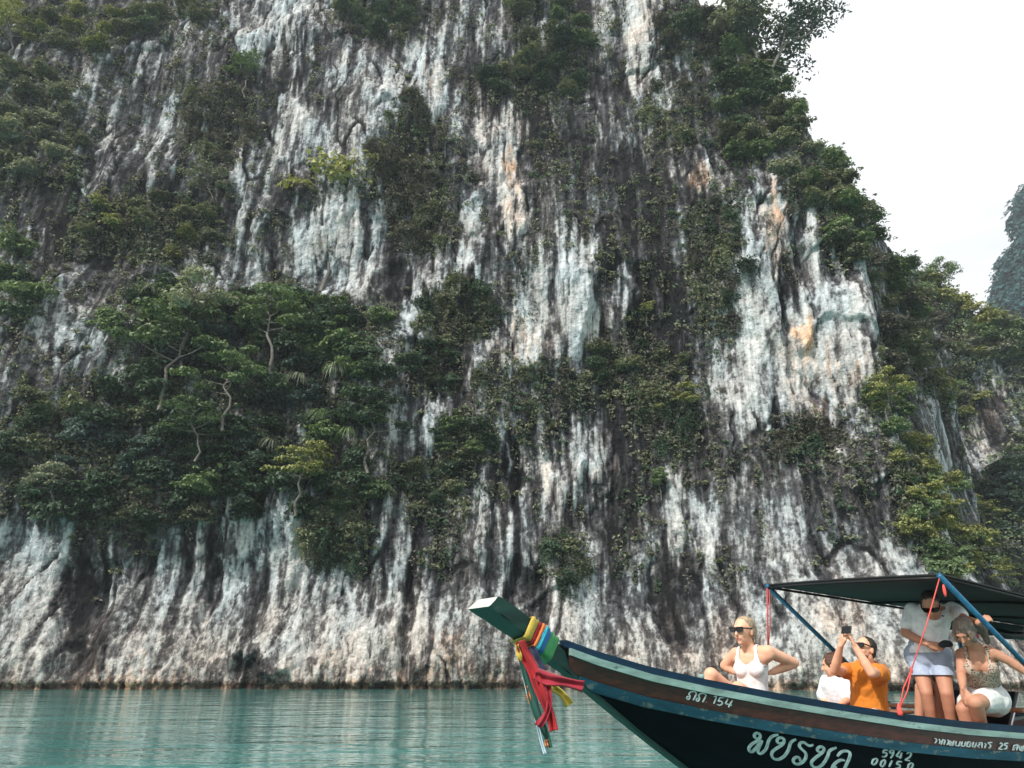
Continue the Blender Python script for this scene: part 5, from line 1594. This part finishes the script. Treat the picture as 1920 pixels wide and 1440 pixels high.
t.color(t.mix(t.ramp(vo.outputs['Distance'], [(0.34, (1, 1, 1)), (0.46, (0, 0, 0))]), (0.46, 0.36, 0.28), (0.075, 0.05, 0.045)))
def in_top(p):
    d = p - J['chest']; a, b, h = d.dot(Tr), d.dot(Tf), d.dot(Tu)
    if h > 0.17 or h < -0.245 or abs(a) > 0.2: return False
    arm = min([(p - J['sl'].lerp(J['el'], q)).length for q in (0.15, 0.4, 0.7, 1.0)] + [(p - J['sr'].lerp(J['er'], q)).length for q in (0.15, 0.4, 0.7, 1.0)] + [(p - J['er'].lerp(J['wr'], q)).length for q in (0.25, 0.5, 0.75, 1.0, 1.2, 1.5)] + [(p - J['h' + a].lerp(J['k' + a], q)).length - 0.06 for a in 'lr' for q in (0.35, 0.6, 0.85, 1.0)])
    if arm < 0.062: return False
    if h > 0.01: return 0.066 < abs(a) < 0.100 if b > 0 else (0.05 < abs(a) < 0.10 or h < 0.03)
    return not (b > 0 and h > -0.05 and abs(a) < 0.050 + 0.25 * (h + 0.05))
fit_over('spotted_top', wom2, in_top, t.m, wom2, 0.008)
sh = [('c', J['hl'], 0.150, J['hr'], 0.150), ('c', J['pelvis'], 0.160, J['pelvis'].lerp(J['waist'], 0.45), 0.150, 0.85, fT)]
for a in ('l', 'r'): sh.append(('c', J['h' + a], 0.125, J['h' + a].lerp(J['k' + a], 0.55), 0.108))
blob('shorts', sh, cloth('white_denim', (0.70, 0.71, 0.70)), 0.009, 3, wom2, (), (0.006, 0.06, 0.12))
r, f, u = frH; c = J['head']
blob('hair', [('e', c + u * 0.030 - f * 0.024, frH, (0.088, 0.104, 0.094)), ('e', c - f * 0.05 - u * 0.03, frH, (0.078, 0.066, 0.088)), ('e', c + f * 0.03 - u * 0.02 - r * 0.07, frH, (0.022, 0.05, 0.075)),
              ('e', c + f * 0.03 - u * 0.02 + r * 0.07, frH, (0.022, 0.05, 0.075)),
              ('c', c - f * 0.10 + u * 0.02, 0.036, at(1842, 1180, 7.30), 0.042), ('c', at(1842, 1180, 7.30), 0.042, at(1852, 1204, 7.30), 0.022)], H_ASH, 0.007, 2, wom2, (), (0.010, 0.02, 0.06))
blob('hair_band', [('e', at(1831, 1193, 7.21), (r, f, u), (0.022, 0.02, 0.02))], C_RED, 0.005, 2, wom2)

# --- person sitting behind the standing man, only the legs show
J = joints(head=(1741,1186,8.40), neck=(1742,1208,8.45), chest=(1742,1226,8.46), waist=(1742,1252,8.48), pelvis=(1742,1280,8.48),
           sr=(1722,1216,8.50), sl=(1762,1216,8.42), er=(1720,1246,8.40), el=(1764,1246,8.32), wr=(1728,1262,8.18), wl=(1758,1262,8.12),
           hr=(1731,1284,8.46), hl=(1755,1284,8.42), kr=(1726,1290,8.02), kl=(1762,1290,7.98), ar=(1722,1376,8.06), al=(1764,1376,8.00))
fT = Vector((-0.2, -0.97, 0)); frH = frame_of((-0.3, -0.9, -0.2), (0, 0, 1))
sh = head_shapes(J['head'], frH, 0.95) + [('c', J['neck'] - Vector((0, 0, 0.02)), 0.05, J['head'] - frH[2] * 0.06, 0.048)]
sh += torso_shapes(J, fT, 0.9, 0, 0.85) + limbs(J, 0.92) + hand_shapes(J['wr'], (0.1, -0.8, -0.3), (0, 0, -1), 0.4, 0.95, 1) + hand_shapes(J['wl'], (-0.1, -0.8, -0.3), (0, 0, -1), 0.4, 0.95, -1)
ph2 = blob('person', sh, SKIN_MID, 0.010, 4)
tag(ph2, 'person sitting behind the standing man, only bare legs showing between his', 'person')
blob('shirt', torso_shapes(J, fT, 0.9, 0.02, 0.86) + [('c', J['s' + a], 0.07, J['s' + a].lerp(J['e' + a], 0.6), 0.075) for a in ('l', 'r')], cloth('navy_cotton', (0.02, 0.025, 0.05)), 0.012, 3, ph2, [(J['neck'] + Vector((0, 0, 0.03)), (0, 0, 1))])
blob('shorts', [('c', J['h' + a], 0.095, J['h' + a].lerp(J['k' + a], 0.55), 0.082) for a in ('l', 'r')] + [('c', J['hl'], 0.10, J['hr'], 0.10)], cloth('black_shorts', (0.012, 0.012, 0.016)), 0.012, 3, ph2)
blob('hair', [('e', J['head'] + frH[2] * 0.03 - frH[1] * 0.024, frH, (0.08, 0.094, 0.086))], H_DARK, 0.008, 3, ph2)

# thwarts the sitters use
for s, y0, y1, z in ((4.95, -0.75, 0.85, 0.845), (4.55, 0.25, 0.92, 0.80)):
    slab('thwart', [(s - 0.14, y0, z), (s + 0.14, y0, z), (s + 0.14, y1, z), (s - 0.14, y1, z)], 0.035, M_DECK, boat)
